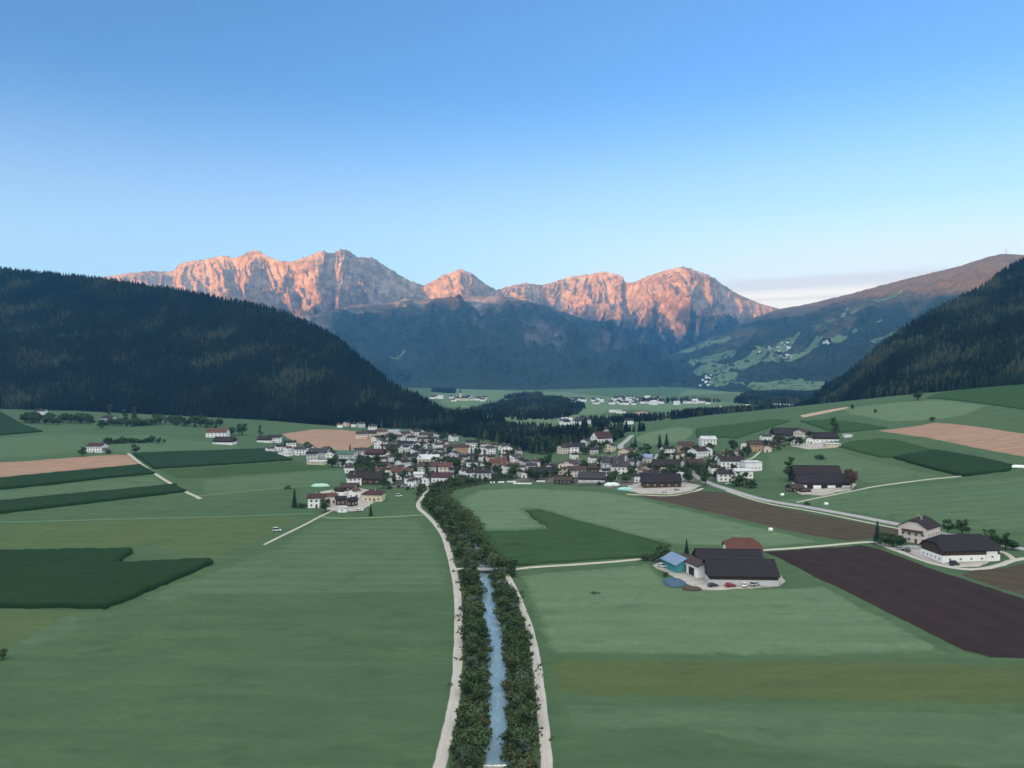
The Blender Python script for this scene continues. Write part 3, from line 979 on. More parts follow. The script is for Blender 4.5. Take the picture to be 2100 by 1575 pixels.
ribbon('track', [(1800, 1115), (1850, 1133), (1905, 1153), (1965, 1166), (2010, 1167), (2050, 1159), (2080, 1149), (2150, 1138)], 3.4, GRAVEL, .31)
ribbon('track', [(2080, 1149), (2068, 1138), (2050, 1131), (2030, 1129)], 2.4, GRAVEL, .33)
ribbon('path', [(263, 930), (290, 952), (325, 976), (372, 1004), (402, 1018), (412, 1024)], 3.0, GRAVEL_P, .3)
ribbon('path', [(540, 1118), (580, 1098), (625, 1076), (655, 1060), (672, 1052), (692, 1042)], 1.8, GRAVEL_P, .28)
ribbon('path', [(655, 1060), (700, 1063), (780, 1061), (840, 1058), (868, 1056)], 1.5, plain('grassy path', (.17, .22, .12), (.13, .17, .09), .3), .26)
ribbon('path', [(1632, 1031), (1660, 1025), (1700, 1017), (1750, 1007), (1800, 997), (1900, 984), (2000, 974)], 2.2, GRAVEL_P, .28)
ribbon('path', [(1560, 925), (1545, 938), (1530, 945)], 2.2, GRAVEL_P, .28)
ribbon('path', [(1286, 1014), (1330, 1016), (1375, 1017), (1420, 1009), (1440, 1002)], 2.6, GRAVEL_P, .3)
# thin pale margins between the meadows
MARG = track_mat('pale field margin', (.105, .165, .090), (.095, .15, .08), .4)
for pp, w_ in (([(-100, 1072), (200, 1066), (480, 1059), (640, 1053)], 1.6),
               ([(402, 1018), (520, 1006), (640, 996), (720, 992)], 2.2), ([(1128, 1087), (1105, 1068), (1080, 1049)], 2.4), ([(985, 1093), (1060, 1089), (1127, 1086)], 1.8)):
    ribbon('field_margin', pp, w_, MARG, .27)
# yards
for pp in ([(1337, 1158), (1352, 1152), (1420, 1150), (1560, 1146), (1590, 1165), (1614, 1194), (1604, 1202), (1540, 1208), (1470, 1212), (1430, 1209), (1395, 1190), (1350, 1168)],
           [(1850, 1128), (1880, 1122), (1960, 1130), (2030, 1132), (2040, 1148), (2010, 1163), (1960, 1164), (1900, 1150)],
           [(1620, 1005), (1650, 990), (1720, 990), (1760, 992), (1745, 1006), (1690, 1017), (1650, 1014)],
           [(1270, 1002), (1300, 990), (1380, 985), (1440, 995), (1420, 1006), (1375, 1014), (1310, 1012)],
           [(655, 1008), (720, 998), (780, 1008), (770, 1030), (740, 1048), (690, 1050), (650, 1038)],
           [(1380, 965), (1420, 955), (1450, 962), (1440, 972), (1400, 975)],
           [(1620, 915), (1660, 905), (1720, 912), (1715, 918), (1660, 922)]):
    sheet('farmyard', pp, YARD, .29, step=5.)


def village_ground():
    pp = [(560, 905), (640, 932), (700, 950), (740, 985), (800, 1000), (870, 1004), (960, 985), (1090, 990), (1200, 1000), (1290, 1003), (1400, 990), (1500, 985), (1540, 965), (1480, 935), (1400, 935), (1330, 940), (1280, 930), (1230, 935), (1150, 945),
          (1060, 940), (1000, 925), (900, 900), (840, 890), (770, 890), (760, 912), (720, 930), (640, 922)]
    t = NT('village ground', 1., .05)
    n = t.noise(t.pos(), .035, 5, .6, .40, .60)
    n2 = t.noise(t.pos(), .3, 4, .6, .3, .7)
    return sheet('village_ground', pp, t.out(t.mix(n, t.mix(n2, (.022, .042, .022), (.038, .068, .032)), t.mix(n2, (.06, .06, .055), (.14, .135, .125)))), .22, step=14)


village_ground()

sheet('meadow', [(868, 790), (1000, 801), (1150, 804), (1300, 796), (1430, 800), (1690, 812), (1660, 845), (1500, 866), (1300, 882), (1130, 888), (980, 868), (900, 830)], field_mat('valley meadow', (.120, .19, .105), (.10, .165, .088), (.14, .20, .115), .2, 30, .6, 260, .03), .3, step=45, hf=lambda x, y: 0. * x)
# far meadows seen across the valley (paler and darker strips), and the pastures on the right-hand mountain
for k, pp in enumerate(([(870, 788), (960, 797), (1100, 803), (1050, 808), (930, 803)], [(1150, 806), (1300, 795), (1420, 800), (1400, 812), (1250, 815)],
                        [(1360, 812), (1500, 806), (1600, 818), (1500, 826), (1400, 822)], [(960, 866), (1010, 862), (1120, 868), (1190, 862), (1150, 882), (1050, 880)],
                        [(1200, 845), (1290, 838), (1400, 845), (1350, 853), (1220, 856)], [(1500, 835), (1560, 830), (1620, 838), (1560, 842)], [(900, 822), (1000, 820), (1080, 822), (1020, 830), (930, 832)])):
    sheet('meadow', pp, (GRASS_L, GRASS, GRASS_Y)[k % 3], .5, step=40)
sheet('building_site', [(1292, 846), (1335, 842), (1345, 850), (1320, 855), (1295, 853)], plain('bare earth', (.32, .2, .15), (.25, .16, .12), .05), .8, step=20)


def bvh(o):
    me = o.data
    return BVHTree.FromPolygons([v.co[:] for v in me.vertices], [p.vertices[:] for p in me.polygons])


BV_R = bvh(rmt_o)
BV_F = bvh(foot_o)


def GB(px, py, bv):
    dx, dz = ray(px, py)
    d = Vector((float(dx), 1, float(dz))).normalized()
    h = bv.ray_cast(Vector((0, 0, CAM_H)), d)
    return h[0]


def drape(name, pxs, mat, bv, off=3., step=30.):
    pts = [GB(*p, bv) for p in pxs]
    pts = [(p.x, p.y) for p in pts if p is not None]
    if len(pts) < 3: return
    V, F, E = triangulate(wobble(pts, 12, int(pxs[0][0])), step)
    Z = []
    for x, y in V:
        h = bv.ray_cast(Vector((x, y, 3000)), Vector((0, 0, -1)))
        Z.append((h[0].z if h[0] else 0) + off)
    return tag(mesh_np(name, np.column_stack([V, Z]), F, [mat], smooth_=True), kind='structure')


PT = NT('mountain pasture', 1., .04)
pc, _f = grass_net(PT, (.098, .150, .078), (.115, .162, .085), (.085, .125, .065), .3, 20, .3, 200, .02, 1.)
PAST = PT.out(PT.mix(PT.noise(PT.pos(1 / 75, 1 / 75, 1 / 75), 1, 6, .65, .54, .60), pc, (.016, .032, .022)))
PASTURES = [
    [(1366, 730), (1400, 718), (1460, 700), (1490, 690), (1500, 694), (1470, 706), (1420, 722), (1380, 736)],
    [(1412, 742), (1440, 732), (1490, 720), (1512, 722), (1500, 734), (1460, 742), (1425, 748)],
    [(1420, 762), (1470, 748), (1520, 740), (1580, 715), (1640, 680), (1642, 684), (1622, 712), (1560, 742), (1500, 758), (1460, 772)],
    [(1560, 742), (1620, 728), (1660, 706), (1720, 685), (1740, 690), (1718, 704), (1660, 724), (1600, 745)],
    [(1450, 785), (1490, 765), (1515, 768), (1500, 780), (1530, 792), (1470, 795)],
    [(1530, 795), (1560, 785), (1640, 778), (1690, 782), (1700, 792), (1660, 803), (1560, 806)],
    [(1660, 672), (1710, 654), (1712, 658), (1680, 672)],
    [(1720, 655), (1738, 630), (1742, 632), (1732, 652)],
    [(1740, 641), (1800, 615), (1850, 595), (1852, 599), (1800, 622), (1748, 646)],
    [(1785, 700), (1830, 680), (1870, 668), (1872, 674), (1830, 690), (1790, 704)],
    [(1795, 660), (1808, 655), (1810, 659), (1798, 663)], [(1745, 682), (1768, 676), (1770, 681), (1750, 685)],
]
for pp in PASTURES:
    drape('pasture', pp, PAST, BV_R)
drape('pasture', [(796, 730), (830, 718), (832, 722), (800, 735)], PAST, BV_F)
SCREE = plain('pale scree', (.46, .43, .40), (.36, .34, .32), .02)

# river
WAT = NT('river water', .18, .5)
wv = WAT.noise(WAT.pos(1.6, .8, 1), 1, 4, .6, .25, .75)
WAT.bump(wv, .12, .15)
WAT.out(WAT.mix(WAT.math('MULTIPLY', WAT.noise(WAT.pos(.9, .22, 1), 1, 6, .7, .50, .74), .7), (.13, .20, .235), (.26, .34, .38)))
rv = np.array(resample(RIVER, 4, False))


def river_water():
    a = rv
    t = np.gradient(a, axis=0); t /= np.linalg.norm(t, axis=1)[:, None]
    nrm = np.column_stack([-t[:, 1], t[:, 0]])
    off = np.linspace(-2.9, 2.9, 9)
    P = a[:, None, :] + nrm[:, None, :] * off[None, :, None]
    z = H0(a[:, 0], a[:, 1])[:, None] - 1.05 + .05 * pn(P[..., 0] / 1.3, P[..., 1] / 2.4, 6) - .55 * (a[:, 1] < WEIR_Y)[:, None]
    P = np.concatenate([P, z[..., None]], -1)
    return tag(mesh_np('river', P.reshape(-1, 3), grid_faces(len(a), 9)[:, ::-1], [WAT.m], smooth_=True), kind='structure')


WEIR_Y = flat(1018, 1562)[1]
river_water()
# ------------------------------------------------------------------ buildings
WALLS = {'W': plain('white render', (.86, .85, .83), (.78, .77, .75), .15), 'C': plain('cream render', (.72, .62, .44), (.62, .52, .36), .2), 'O': plain('ochre render', (.50, .30, .17), (.42, .25, .14), .2),
         'P': plain('pale pink render', (.76, .64, .57), (.66, .55, .49), .2), 'G': plain('grey render', (.60, .60, .60), (.48, .48, .49), .2), 'T': plain('dark timber', (.085, .055, .038), (.050, .033, .024), .9),
         'E': plain('teal cladding', (.075, .29, .32), (.05, .21, .24), .3)}


def roof_mat(name, c, rough=.8):
    t = NT(name, rough, .2)
    p_ = t.pos()
    a = t.noise(p_, .22, 5, .65, .3, .7); b = t.noise(p_, 1.6, 4, .7, .3, .7)
    col = t.mix(a, c, tuple(v * .62 for v in c)); col = t.mix(t.math('MULTIPLY', b, .5), col, tuple(min(1, v * 1.45) for v in c))
    t.bump(b, .5, .15)
    return t.out(col)


ROOFS = {'D': roof_mat('dark brown tiles', (.021, .015, .015)), 'M': roof_mat('maroon tiles', (.044, .021, .021)), 'R': roof_mat('red brown tiles', (.085, .036, .027)), 'N': roof_mat('slate blue roofing', (.016, .013, .018)),
         'G': roof_mat('grey tiles', (.034, .031, .036)), 'L': roof_mat('pale grey sheet roofing', (.42, .43, .45), .6), 'B': roof_mat('brown tiles', (.044, .030, .026)), 'S': roof_mat('solar panels', (.14, .20, .32), .4), 'V': roof_mat('green roofing', (.05, .10, .075))}
GLASS = plain('window glass', (.030, .036, .045), (.02, .024, .03), .5, .25, .5)
FRAME = plain('white window frame', (.75, .74, .72), None, .5)
SHUT = plain('brown window frame', (.12, .07, .045), None, .5)
CHIM = plain('chimney masonry', (.34, .30, .28), None, 1.5)
DARK = plain('dark doorway', (.030, .025, .022), (.020, .018, .016), .8)
WOOD = plain('balcony wood', (.13, .075, .045), (.08, .05, .03), 1.2)
CONC = plain('weathered concrete', (.36, .35, .33), (.27, .26, .25), .7)
METAL = plain('galvanised metal', (.45, .46, .47), (.36, .37, .38), .8, .45, .5, .6)


def window_mesh(w, h):
    m = MB()
    m.box(-w / 2, w / 2, -.06, .05, 0, h, 0)
    t = .12
    for (a, b, c, d) in ((-w / 2 - t, -w / 2, -t, h + t), (w / 2, w / 2 + t, -t, h + t), (-w / 2, w / 2, -t, 0), (-w / 2, w / 2, h, h + t), (-.05, .05, 0, h)):
        m.box(a, b, -.11, .05, c, d, 1)
    return m.mesh('window', [GLASS, FRAME])


WIN = window_mesh(1.15, 1.35)
WINS = window_mesh(.85, .8)
dm = MB(); dm.box(-.65, .65, -.06, .05, 0, 2.2, 0)
for (a, b, c, d) in ((-.8, -.65, 0, 2.35), (.65, .8, 0, 2.35), (-.65, .65, 2.2, 2.35)): dm.box(a, b, -.11, .05, c, d, 1)
DOOR = dm.mesh('door', [WOOD, FRAME])
gm = MB(); gm.box(-1.9, 1.9, -.06, .06, 0, 3.4, 0); gm.box(-.06, .06, -.1, .0, 0, 3.4, 1)
for (a, b, c, d) in ((-2.1, -1.9, 0, 3.6), (1.9, 2.1, 0, 3.6), (-1.9, 1.9, 3.4, 3.6)): gm.box(a, b, -.14, .05, c, d, 1)
GATE = gm.mesh('barn_door', [DARK, WOOD])
HOUSES = []     # (x, y, radius, label)


def roof_geo(m, L, W, hw, rise, hip, oh=.65, th=.28):
    """gable, half-hip or hip roof with overhang and thickness"""
    l = L / 2 + oh; w = W / 2 + oh
    ze = hw - oh * rise / (W / 2); zr = hw + rise
    for dz in (0, -th):
        pass
    if hip == 0:
        for s in (-1, 1):
            a = [(-l, s * w, ze), (l, s * w, ze), (l, 0, zr), (-l, 0, zr)]
            b = [(x, y, z - th) for x, y, z in a]
            m.poly(a if s < 0 else a[::-1]); m.poly(b[::-1] if s < 0 else b)
            for i in range(4):
                j = (i + 1) % 4
                m.poly([a[j], a[i], b[i], b[j]] if s < 0 else [a[i], a[j], b[j], b[i]])
    else:
        # hip fraction: height share of the gable that is cut back
        cut = hip
        zc = zr - (zr - ze) * cut; wc = w * cut; ri = wc * 1.0
        up = [(-l, -w, ze), (l, -w, ze), (l, -wc, zc), (l - ri, 0, zr), (-l + ri, 0, zr), (-l, -wc, zc)]
        up2 = [(l, w, ze), (-l, w, ze), (-l, wc, zc), (-l + ri, 0, zr), (l - ri, 0, zr), (l, wc, zc)]
        h1 = [(l, -wc, zc), (l, wc, zc), (l - ri, 0, zr)]; h2 = [(-l, wc, zc), (-l, -wc, zc), (-l + ri, 0, zr)]
        for q in (up, up2, h1, h2):
            m.poly(q); m.poly([(x, y, z - th) for x, y, z in q][::-1])
        per = [(-l, -w, ze), (l, -w, ze), (l, -wc, zc), (l, wc, zc), (l, w, ze), (-l, w, ze), (-l, wc, zc), (-l, -wc, zc)]
        for i in range(8):
            a, b = per[i], per[(i + 1) % 8]
            m.poly([a, (a[0], a[1], a[2] - th), (b[0], b[1], b[2] - th), b])


def wall_geo(m, L, W, hw, rise, hip, z0=-1.2, drop=.33, zb=None):
    """walls with gables that stop under the roof"""
    l = L / 2; w = W / 2
    k = min(1., max(0., 1 - hip * 1.15)) if hip else 1.
    zt = hw + rise * k - drop; wt = w * (1 - k)
    h = hw - drop
    for s in (-1, 1):
        q = [(s * l, -w, z0), (s * l, w, z0), (s * l, w, h), (s * l, wt, zt), (s * l, -wt, zt), (s * l, -w, h)] if wt > .05 else [(s * l, -w, z0), (s * l, w, z0), (s * l, w, h), (s * l, 0, zt), (s * l, -w, h)]
        m.poly(q if s > 0 else q[::-1])
        e = [(-l, s * w, z0), (l, s * w, z0), (l, s * w, h), (-l, s * w, h)]
        m.poly(e if s < 0 else e[::-1])


def house(px, py, w, ang, kind, wall, roof, label, hw=None, L=None, W=None, rise=None, hip=0., ratio=None, name=None, wins=True, doors=0, chim=None, balcony=None, xyz=None, base=None):
    gx, gy, gz = xyz or G(px, py)
    if kind == 'h' and w and w < 36: w = w * 1.34 + 2.5
    wm = w * gy / 1600
    a = R(ang)
    ratio = ratio or (1.55 if kind == 'b' else 1.25)
    ca, sa = abs(math.cos(a)), abs(math.sin(a))
    W = W or max(4., (wm - 1.4) / (ratio * ca + sa)); L = L or W * ratio
    if kind == 'f': hw = hw or 4.5
    hw = hw or (6.6 if kind == 'h' else 4.6)
    if kind == 'h' and W < 7.5 and hw == 6.6: hw = 5.2
    rise = rise if rise is not None else W / 2 * math.tan(R(24 if kind == 'h' else 30))
    dep = (L * sa + W * ca) / 2
    d = Vector((gx, gy)).normalized()
    cx, cy = gx + d.x * dep, gy + d.y * dep
    cz = gz if base is None else base
    nm = name or {'h': 'house', 'b': 'barn', 'f': 'shed'}[kind]
    r = tag(empty(nm, (cx, cy, cz), a), label, {'house': 'house', 'barn': 'barn', 'shed': 'shed', 'farmhouse': 'farmhouse', 'church': 'church'}.get(nm, nm))
    HOUSES.append((cx, cy, (L + W) / 4 + 1.5, label, L, W, a))
    m = MB()
    if kind == 'f':
        m.box(-L / 2, L / 2, -W / 2, W / 2, -1.2, hw, 0)
        m.build('wall', [WALLS[wall]], r)
        m = MB(); m.box(-L / 2 - .4, L / 2 + .4, -W / 2 - .4, W / 2 + .4, hw + .003, hw + .35, 0)
        rf = m.build('roof', [ROOFS[roof]], r)
    else:
        if kind == 'b' and wall != 'T':
            m.box(-L / 2 - .12, L / 2 + .12, -W / 2 - .12, W / 2 + .12, -1.2, hw * .55)
            m.build('wall', [WALLS[wall]], r)
            m = MB(); wall_geo(m, L, W, hw, rise, hip, -.5)
            m.build('timber_wall', [WALLS['T']], r)
        else:
            wall_geo(m, L, W, hw, rise, hip)
            m.build('wall', [WALLS[wall]], r)
        m = MB(); roof_geo(m, L, W, hw, rise, hip)
        rf = m.build('roof', [ROOFS[roof]], r)
    if kind == 'b' and not hip:
        m = MB(); m.box(-L / 2 - .7, L / 2 + .7, -.28, .28, hw + rise - .1, hw + rise + .09)
        m.build('ridge_cap', [ROOFS['G']], rf)
    if chim is None: chim = 1 if kind == 'h' else 0
    rr = random.Random(int(px * 7 + py))
    for c in range(chim):
        x = rr.uniform(-.3, .3) * L; y = rr.choice((-1, 1)) * W * .12
        zt = hw + rise * (1 - abs(y) / (W / 2))
        m = MB(); m.box(-.4, .4, -.4, .4, -1.0, 1.3); m.box(-.5, .5, -.5, .5, 1.303, 1.45)
        m.build('chimney', [CHIM], rf).location = (x, y, zt)
    # openings on the sides that can be seen
    top = hw * .55 if kind == 'b' and wall != 'T' else hw
    prow = .12 if kind == 'b' and wall != 'T' else 0.
    for nrm, half, run, rot in (((0, -1), W / 2, L, 0.), ((1, 0), L / 2, W, math.pi / 2), ((0, 1), W / 2, L, math.pi), ((-1, 0), L / 2, W, -math.pi / 2)):
        nx = nrm[0] * math.cos(a) - nrm[1] * math.sin(a); ny = nrm[0] * math.sin(a) + nrm[1] * math.cos(a)
        face = -(nx * d.x + ny * d.y)
        if face < .22: continue
        def put(me, s, z, nmm):
            o = link_mesh(nmm, me, r)
            tx, ty = -nrm[1], nrm[0]
            o.location = (nrm[0] * (half + prow) + tx * s, nrm[1] * (half + prow) + ty * s, z)
            o.rotation_euler = (0, 0, rot)
        n = max(1, min(5, int(run / 3.0)))
        gable = abs(nrm[0]) > .5 and kind == 'h'
        fl = max(1, int((top - .6) / 2.6)) + (1 if gable and rise > 2.6 and not hip else 0)
        if doors and (face > .4 if kind == 'b' else nrm[1] > 0.5):
            for k in range(doors): put(GATE, (k - (doors - 1) / 2) * run / (doors + .6), 0, 'barn_door')
            continue
        if kind == 'b':
            fl = 1 if top > 2 else 0
        for f_ in range(fl if wins else 0):
            nn = n if f_ * 2.7 + 2.6 < top + .3 else max(1, n - 2)
            for k in range(nn):
                s = (k - (nn - 1) / 2) * run / (nn + .35)
                if f_ == 0 and k == nn // 2 and kind == 'h' and face > .6: put(DOOR, s, 0, 'door')
                else: put(WIN if kind == 'h' else WINS, s, 1.0 + f_ * 2.7 if kind == 'h' else top * .35, 'window')
        if gable and face > .5 and (balcony or (balcony is None and W > 9 and rr.random() < .7)):
            m = MB(); zb = 2.9 + (2.7 if hw > 7 else 0)
            m.box(-W * .36, W * .36, -1.15, .02, zb - .15, zb); m.box(-W * .36, W * .36, -1.15, -1.05, zb, zb + .95); m.box(-W * .36, -W * .36 + .1, -1.05, 0, zb, zb + .95); m.box(W * .36 - .1, W * .36, -1.05, 0, zb, zb + .95)
            o = m.build('balcony', [WOOD], r)
            o.location = (nrm[0] * half, nrm[1] * half, 0); o.rotation_euler = (0, 0, rot)
    return r


H_ = house
# farm in the meadow, right of the river
H_(1516, 1202, 0, -3, 'b', 'G', 'N', 'big dark barn with open eaves, nearest of the yard in the meadow', hw=4.2, L=27, W=16, rise=4.7, wins=False)
H_(1492, 1174, 0, -3, 'b', 'W', 'N', 'dark roofed barn behind the open-eaved barn in the meadow yard', hw=4.0, L=27, W=15, rise=4.3, wins=False)
H_(1424, 1187, 0, 107, 'h', 'W', 'B', 'white barn annex with tall doors left of the dark meadow barns', hw=5.4, L=17, W=6.5, rise=1.3, doors=2, wins=False, chim=0)
H_(1393, 1176, 0, 107, 'h', 'E', 'S', 'teal walled shed under blue solar panels in the meadow yard', hw=3.9, L=12.5, W=10, rise=2.3, wins=False, chim=0, name='shed', balcony=False)
H_(1522, 1150, 0, -6, 'h', 'W', 'R', 'farmhouse under a red brown half-hipped roof behind the dark meadow barns', hw=4.6, L=15, W=13, rise=4.4, hip=.55, name='farmhouse', chim=2)
# farm at the right edge
H_(1885, 1117, 0, 40, 'h', 'P', 'D', 'three storey pale farmhouse with dark roof beside the road bend', hw=8.0, L=15, W=13.5, rise=4.0, hip=.28, name='farmhouse', chim=2, balcony=True)
H_(1968, 1153, 0, 6, 'b', 'W', 'N', 'long barn with white base and half-hipped roof by the gravel bend', hw=5.6, L=27, W=15, rise=5.2, hip=.5)
H_(2025, 1151, 0, 6, 'f', 'W', 'D', 'small white lean-to at the end of the long half-hipped barn', hw=4.6, L=5, W=6)
# farm on the fan between the road and the maize lozenge
H_(1683, 1003, 0, -4, 'b', 'W', 'N', 'wide navy roofed barn standing alone beneath the maize lozenge', hw=4.4, L=34, W=15, rise=5.2, doors=3)
H_(1672, 989, 0, -4, 'b', 'T', 'D', 'brown roofed barn directly behind the wide navy roofed barn', hw=5, L=32, W=15, rise=6.0)
H_(1630, 1009, 40, 22, 'b', 'T', 'B', 'low brown timber shed left of the wide navy roofed barn', hw=3.0)
H_(1650, 1014, 18, 10, 'b', 'P', 'B', 'tiny shed in front of the low brown timber shed', hw=2.6)
H_(1655, 1000, 22, 60, 'h', 'W', 'D', 'white house pressed against the wide navy roofed barn')
# upper right hamlet
H_(1613, 899, 62, -3, 'b', 'W', 'N', 'long dark barn at the top of the upper hamlet')
H_(1645, 900, 28, 40, 'h', 'P', 'B', 'pale house between the two dark barns of the upper hamlet', hw=6.5)
H_(1690, 907, 54, -4, 'b', 'W', 'N', 'navy barn at the right end of the upper hamlet')
H_(1662, 911, 16, 60, 'h', 'W', 'D', 'small white house left of the navy hamlet barn')
H_(1706, 918, 34, -4, 'f', 'C', 'L', 'low pale shelter in front of the navy hamlet barn', hw=3)
H_(1598, 908, 26, 20, 'b', 'T', 'D', 'dark timber shed at the left end of the upper hamlet')
H_(1556, 926, 48, -12, 'h', 'O', 'B', 'wide brown roofed house with ochre front below the hamlet', hw=6.5)
H_(1582, 919, 26, -6, 'b', 'T', 'N', 'navy roofed shed right of the ochre fronted house')
H_(1575, 928, 15, 60, 'h', 'P', 'M', 'small pink house in front of the navy roofed shed')
H_(1528, 921, 16, 66, 'h', 'W', 'D', 'narrow white gable left of the ochre fronted house')
# along the main road
H_(1498, 963, 52, -4, 'h', 'W', 'D', 'wide house with dark brown roof above the main road', hw=7)
H_(1541, 967, 40, 4, 'f', 'W', 'L', 'white flat roofed hall beside the wide dark brown roof', hw=7.0)
H_(1490, 988, 32, -6, 'h', 'W', 'D', 'white fronted house with dark roof nearest the road junction', hw=6)
H_(1521, 988, 31, 8, 'h', 'W', 'L', 'bright white house beneath the white flat roofed hall', hw=8, rise=1.2)
H_(1431, 941, 46, 38, 'h', 'W', 'D', 'white gabled house with broad dark roof above the road bend', hw=7)
H_(1451, 914, 24, 4, 'h', 'W', 'L', 'white house with pale roof behind the broad dark roof')
H_(1407, 927, 42, -14, 'h', 'O', 'B', 'big brown roofed house beneath the green slope')
H_(1420, 961, 46, 6, 'h', 'W', 'M', 'maroon roofed house with pale courtyard at the road bend', hw=4.5)
H_(1369, 934, 21, 14, 'h', 'W', 'N', 'white house with slate blue roof below two dark trees')
H_(1352, 943, 14, 60, 'h', 'W', 'G', 'small grey roofed house left of the slate blue roof')
H_(1365, 966, 58, -4, 'b', 'C', 'D', 'large dark roofed barn with cream wall in mid village', hw=5)
H_(1323, 950, 30, -24, 'h', 'G', 'S', 'house with light blue solar roof in the village', hw=5)
H_(1355, 1001, 72, -3, 'b', 'T', 'N', 'largest navy roofed barn at the lower village edge', hw=4.6, rise=5, W=14, L=27)
H_(1318, 980, 20, 50, 'h', 'C', 'R', 'cream house left of the largest navy roofed barn')
H_(1395, 987, 18, 40, 'h', 'W', 'L', 'pale roofed white house at the right end of the largest barn')
H_(1285, 940, 40, 62, 'h', 'C', 'B', 'cream gabled house beside the road to the green slope', hw=7)
H_(1233, 918, 34, 28, 'h', 'W', 'M', 'tall white house with steep maroon roof on the rise', hw=10, rise=6.5)
H_(1244, 900, 12, 80, 'h', 'W', 'M', 'small white tower-like house behind the steep maroon roof', hw=10)
H_(1158, 931, 24, 30, 'h', 'P', 'B', 'pink walled house with brown roof at the wood edge')
H_(1180, 929, 27, 0, 'h', 'W', 'N', 'white house with slate roof right of the pink walled house')
H_(1205, 917, 22, 40, 'h', 'W', 'G', 'white house with grey roof below the wood')
H_(1251, 927, 20, 60, 'h', 'C', 'G', 'cream house between the maroon steep roof and the road')
H_(1215, 932, 17, 20, 'h', 'G', 'D', 'grey house among trees under the steep maroon roof')
H_(1166, 975, 34, 74, 'h', 'P', 'B', 'tall pale gabled house at the meadow corner', hw=9)
H_(1182, 979, 30, 6, 'h', 'P', 'B', 'lower pale house adjoining the tall pale gable', hw=6)
H_(1211, 971, 32, 20, 'b', 'T', 'B', 'brown roofed shed right of the tall pale gable')
H_(1214, 991, 62, -8, 'b', 'G', 'G', 'wide grey roofed stable at the meadow edge', hw=4)
H_(1156, 993, 44, -14, 'b', 'T', 'B', 'low brown shed in front of the tall pale gable', hw=3)
H_(1256, 964, 34, 0, 'h', 'G', 'G', 'wide grey roofed house in the middle of the village')
H_(1272, 973, 28, 0, 'h', 'W', 'G', 'white walled house below the wide grey roof')
H_(1296, 972, 18, 34, 'h', 'W', 'D', 'little white house between grey roof and navy barn')
H_(1109, 980, 52, 0, 'b', 'T', 'N', 'long dark barn at the top of the round meadow', hw=4.5)
# centre of the village
H_(965, 987, 36, 30, 'h', 'W', 'D', 'large white house with two white gables near the river wood', hw=7)
H_(991, 986, 26, 10, 'h', 'G', 'D', 'dark grey house right of the two white gables')
H_(1009, 975, 13, 60, 'h', 'W', 'D', 'narrow white house left of the orange fronted house')
H_(1030, 975, 14, 78, 'h', 'W', 'R', 'tall narrow white house at the right of the orange front', hw=8)
H_(1022, 964, 30, -10, 'h', 'O', 'R', 'orange fronted house with red brown roof')
H_(995, 963, 15, 30, 'h', 'W', 'M', 'white house left of the orange fronted house')
H_(1053, 951, 20, 56, 'h', 'W', 'G', 'white house with grey roof at the village right edge')
H_(1041, 931, 20, 84, 'h', 'W', 'D', 'white gabled house alone below the wood')
H_(1062, 934, 13, 40, 'h', 'G', 'G', 'small grey house right of the lone white gable')
H_(1075, 958, 16, 40, 'h', 'G', 'D', 'dark little house at the far right of the village centre')
H_(1002, 932, 22, 40, 'h', 'W', 'G', 'white house with grey hipped roof behind the bright hall', hip=.6)
H_(976, 934, 32, 0, 'f', 'W', 'L', 'bright white hall in the upper village', hw=6)
H_(967, 919, 19, 10, 'h', 'W', 'D', 'white house with dark roof above the bright white hall')
H_(946, 930, 26, -6, 'h', 'O', 'B', 'square house with brown pyramid roof and orange walls', hip=.95, hw=7, ratio=1.05)
H_(923, 930, 20, -10, 'h', 'G', 'B', 'brown roofed house left of the brown pyramid roof')
H_(898, 921, 16, 30, 'h', 'W', 'G', 'white house with grey roof in the upper village')
H_(930, 905, 15, 40, 'h', 'W', 'G', 'pale house at the upper wood edge')
H_(875, 902, 22, -8, 'h', 'G', 'B', 'grey brown house at the upper left wood edge')
H_(893, 899, 9, 80, 'h', 'W', 'G', 'tiny white house by the upper wood')
H_(856, 895, 20, -20, 'h', 'W', 'D', 'white house high at the forest edge')
H_(833, 896, 22, -30, 'h', 'W', 'V', 'house with sloping green roof at the forest edge')
H_(808, 894, 28, 0, 'f', 'G', 'L', 'pale grey hall under the forest', hw=7)
H_(782, 895, 19, 20, 'h', 'P', 'R', 'house with reddish roof at the top left of the village')
H_(764, 883, 14, 20, 'h', 'W', 'G', 'small pale house above the reddish roof')
H_(759, 899, 25, -6, 'h', 'C', 'D', 'cream house at the right edge of the wheat stubble')
H_(797, 906, 18, 40, 'h', 'W', 'N', 'white house with slate roof below the pale grey hall')
H_(781, 921, 18, 84, 'h', 'W', 'G', 'tall white gable at the stubble corner', hw=8)
H_(808, 930, 26, -10, 'h', 'W', 'D', 'white house with dark roof right of the stubble corner')
H_(833, 922, 22, 0, 'h', 'G', 'N', 'slate roofed grey house in the upper left village')
H_(864, 922, 18, 50, 'h', 'W', 'D', 'white house with narrow dark roof in the upper centre')
H_(866, 932, 16, 0, 'h', 'W', 'D', 'low white house under the narrow dark roof', hw=3.5)
H_(846, 937, 15, 84, 'h', 'W', 'N', 'white gable with slate roof left of centre')
H_(770, 941, 44, -12, 'b', 'W', 'M', 'broad maroon roofed barn below the stubble corner', hw=6)
H_(880, 956, 34, -4, 'h', 'C', 'L', 'long cream house with pale roof in the village centre')
H_(910, 956, 27, -3, 'f', 'W', 'L', 'long low white hall right of the long cream house')
H_(936, 958, 20, 20, 'h', 'P', 'M', 'pale pink house with maroon roof in the centre')
H_(915, 941, 24, 8, 'b', 'T', 'D', 'dark timber barn above the long low white hall')
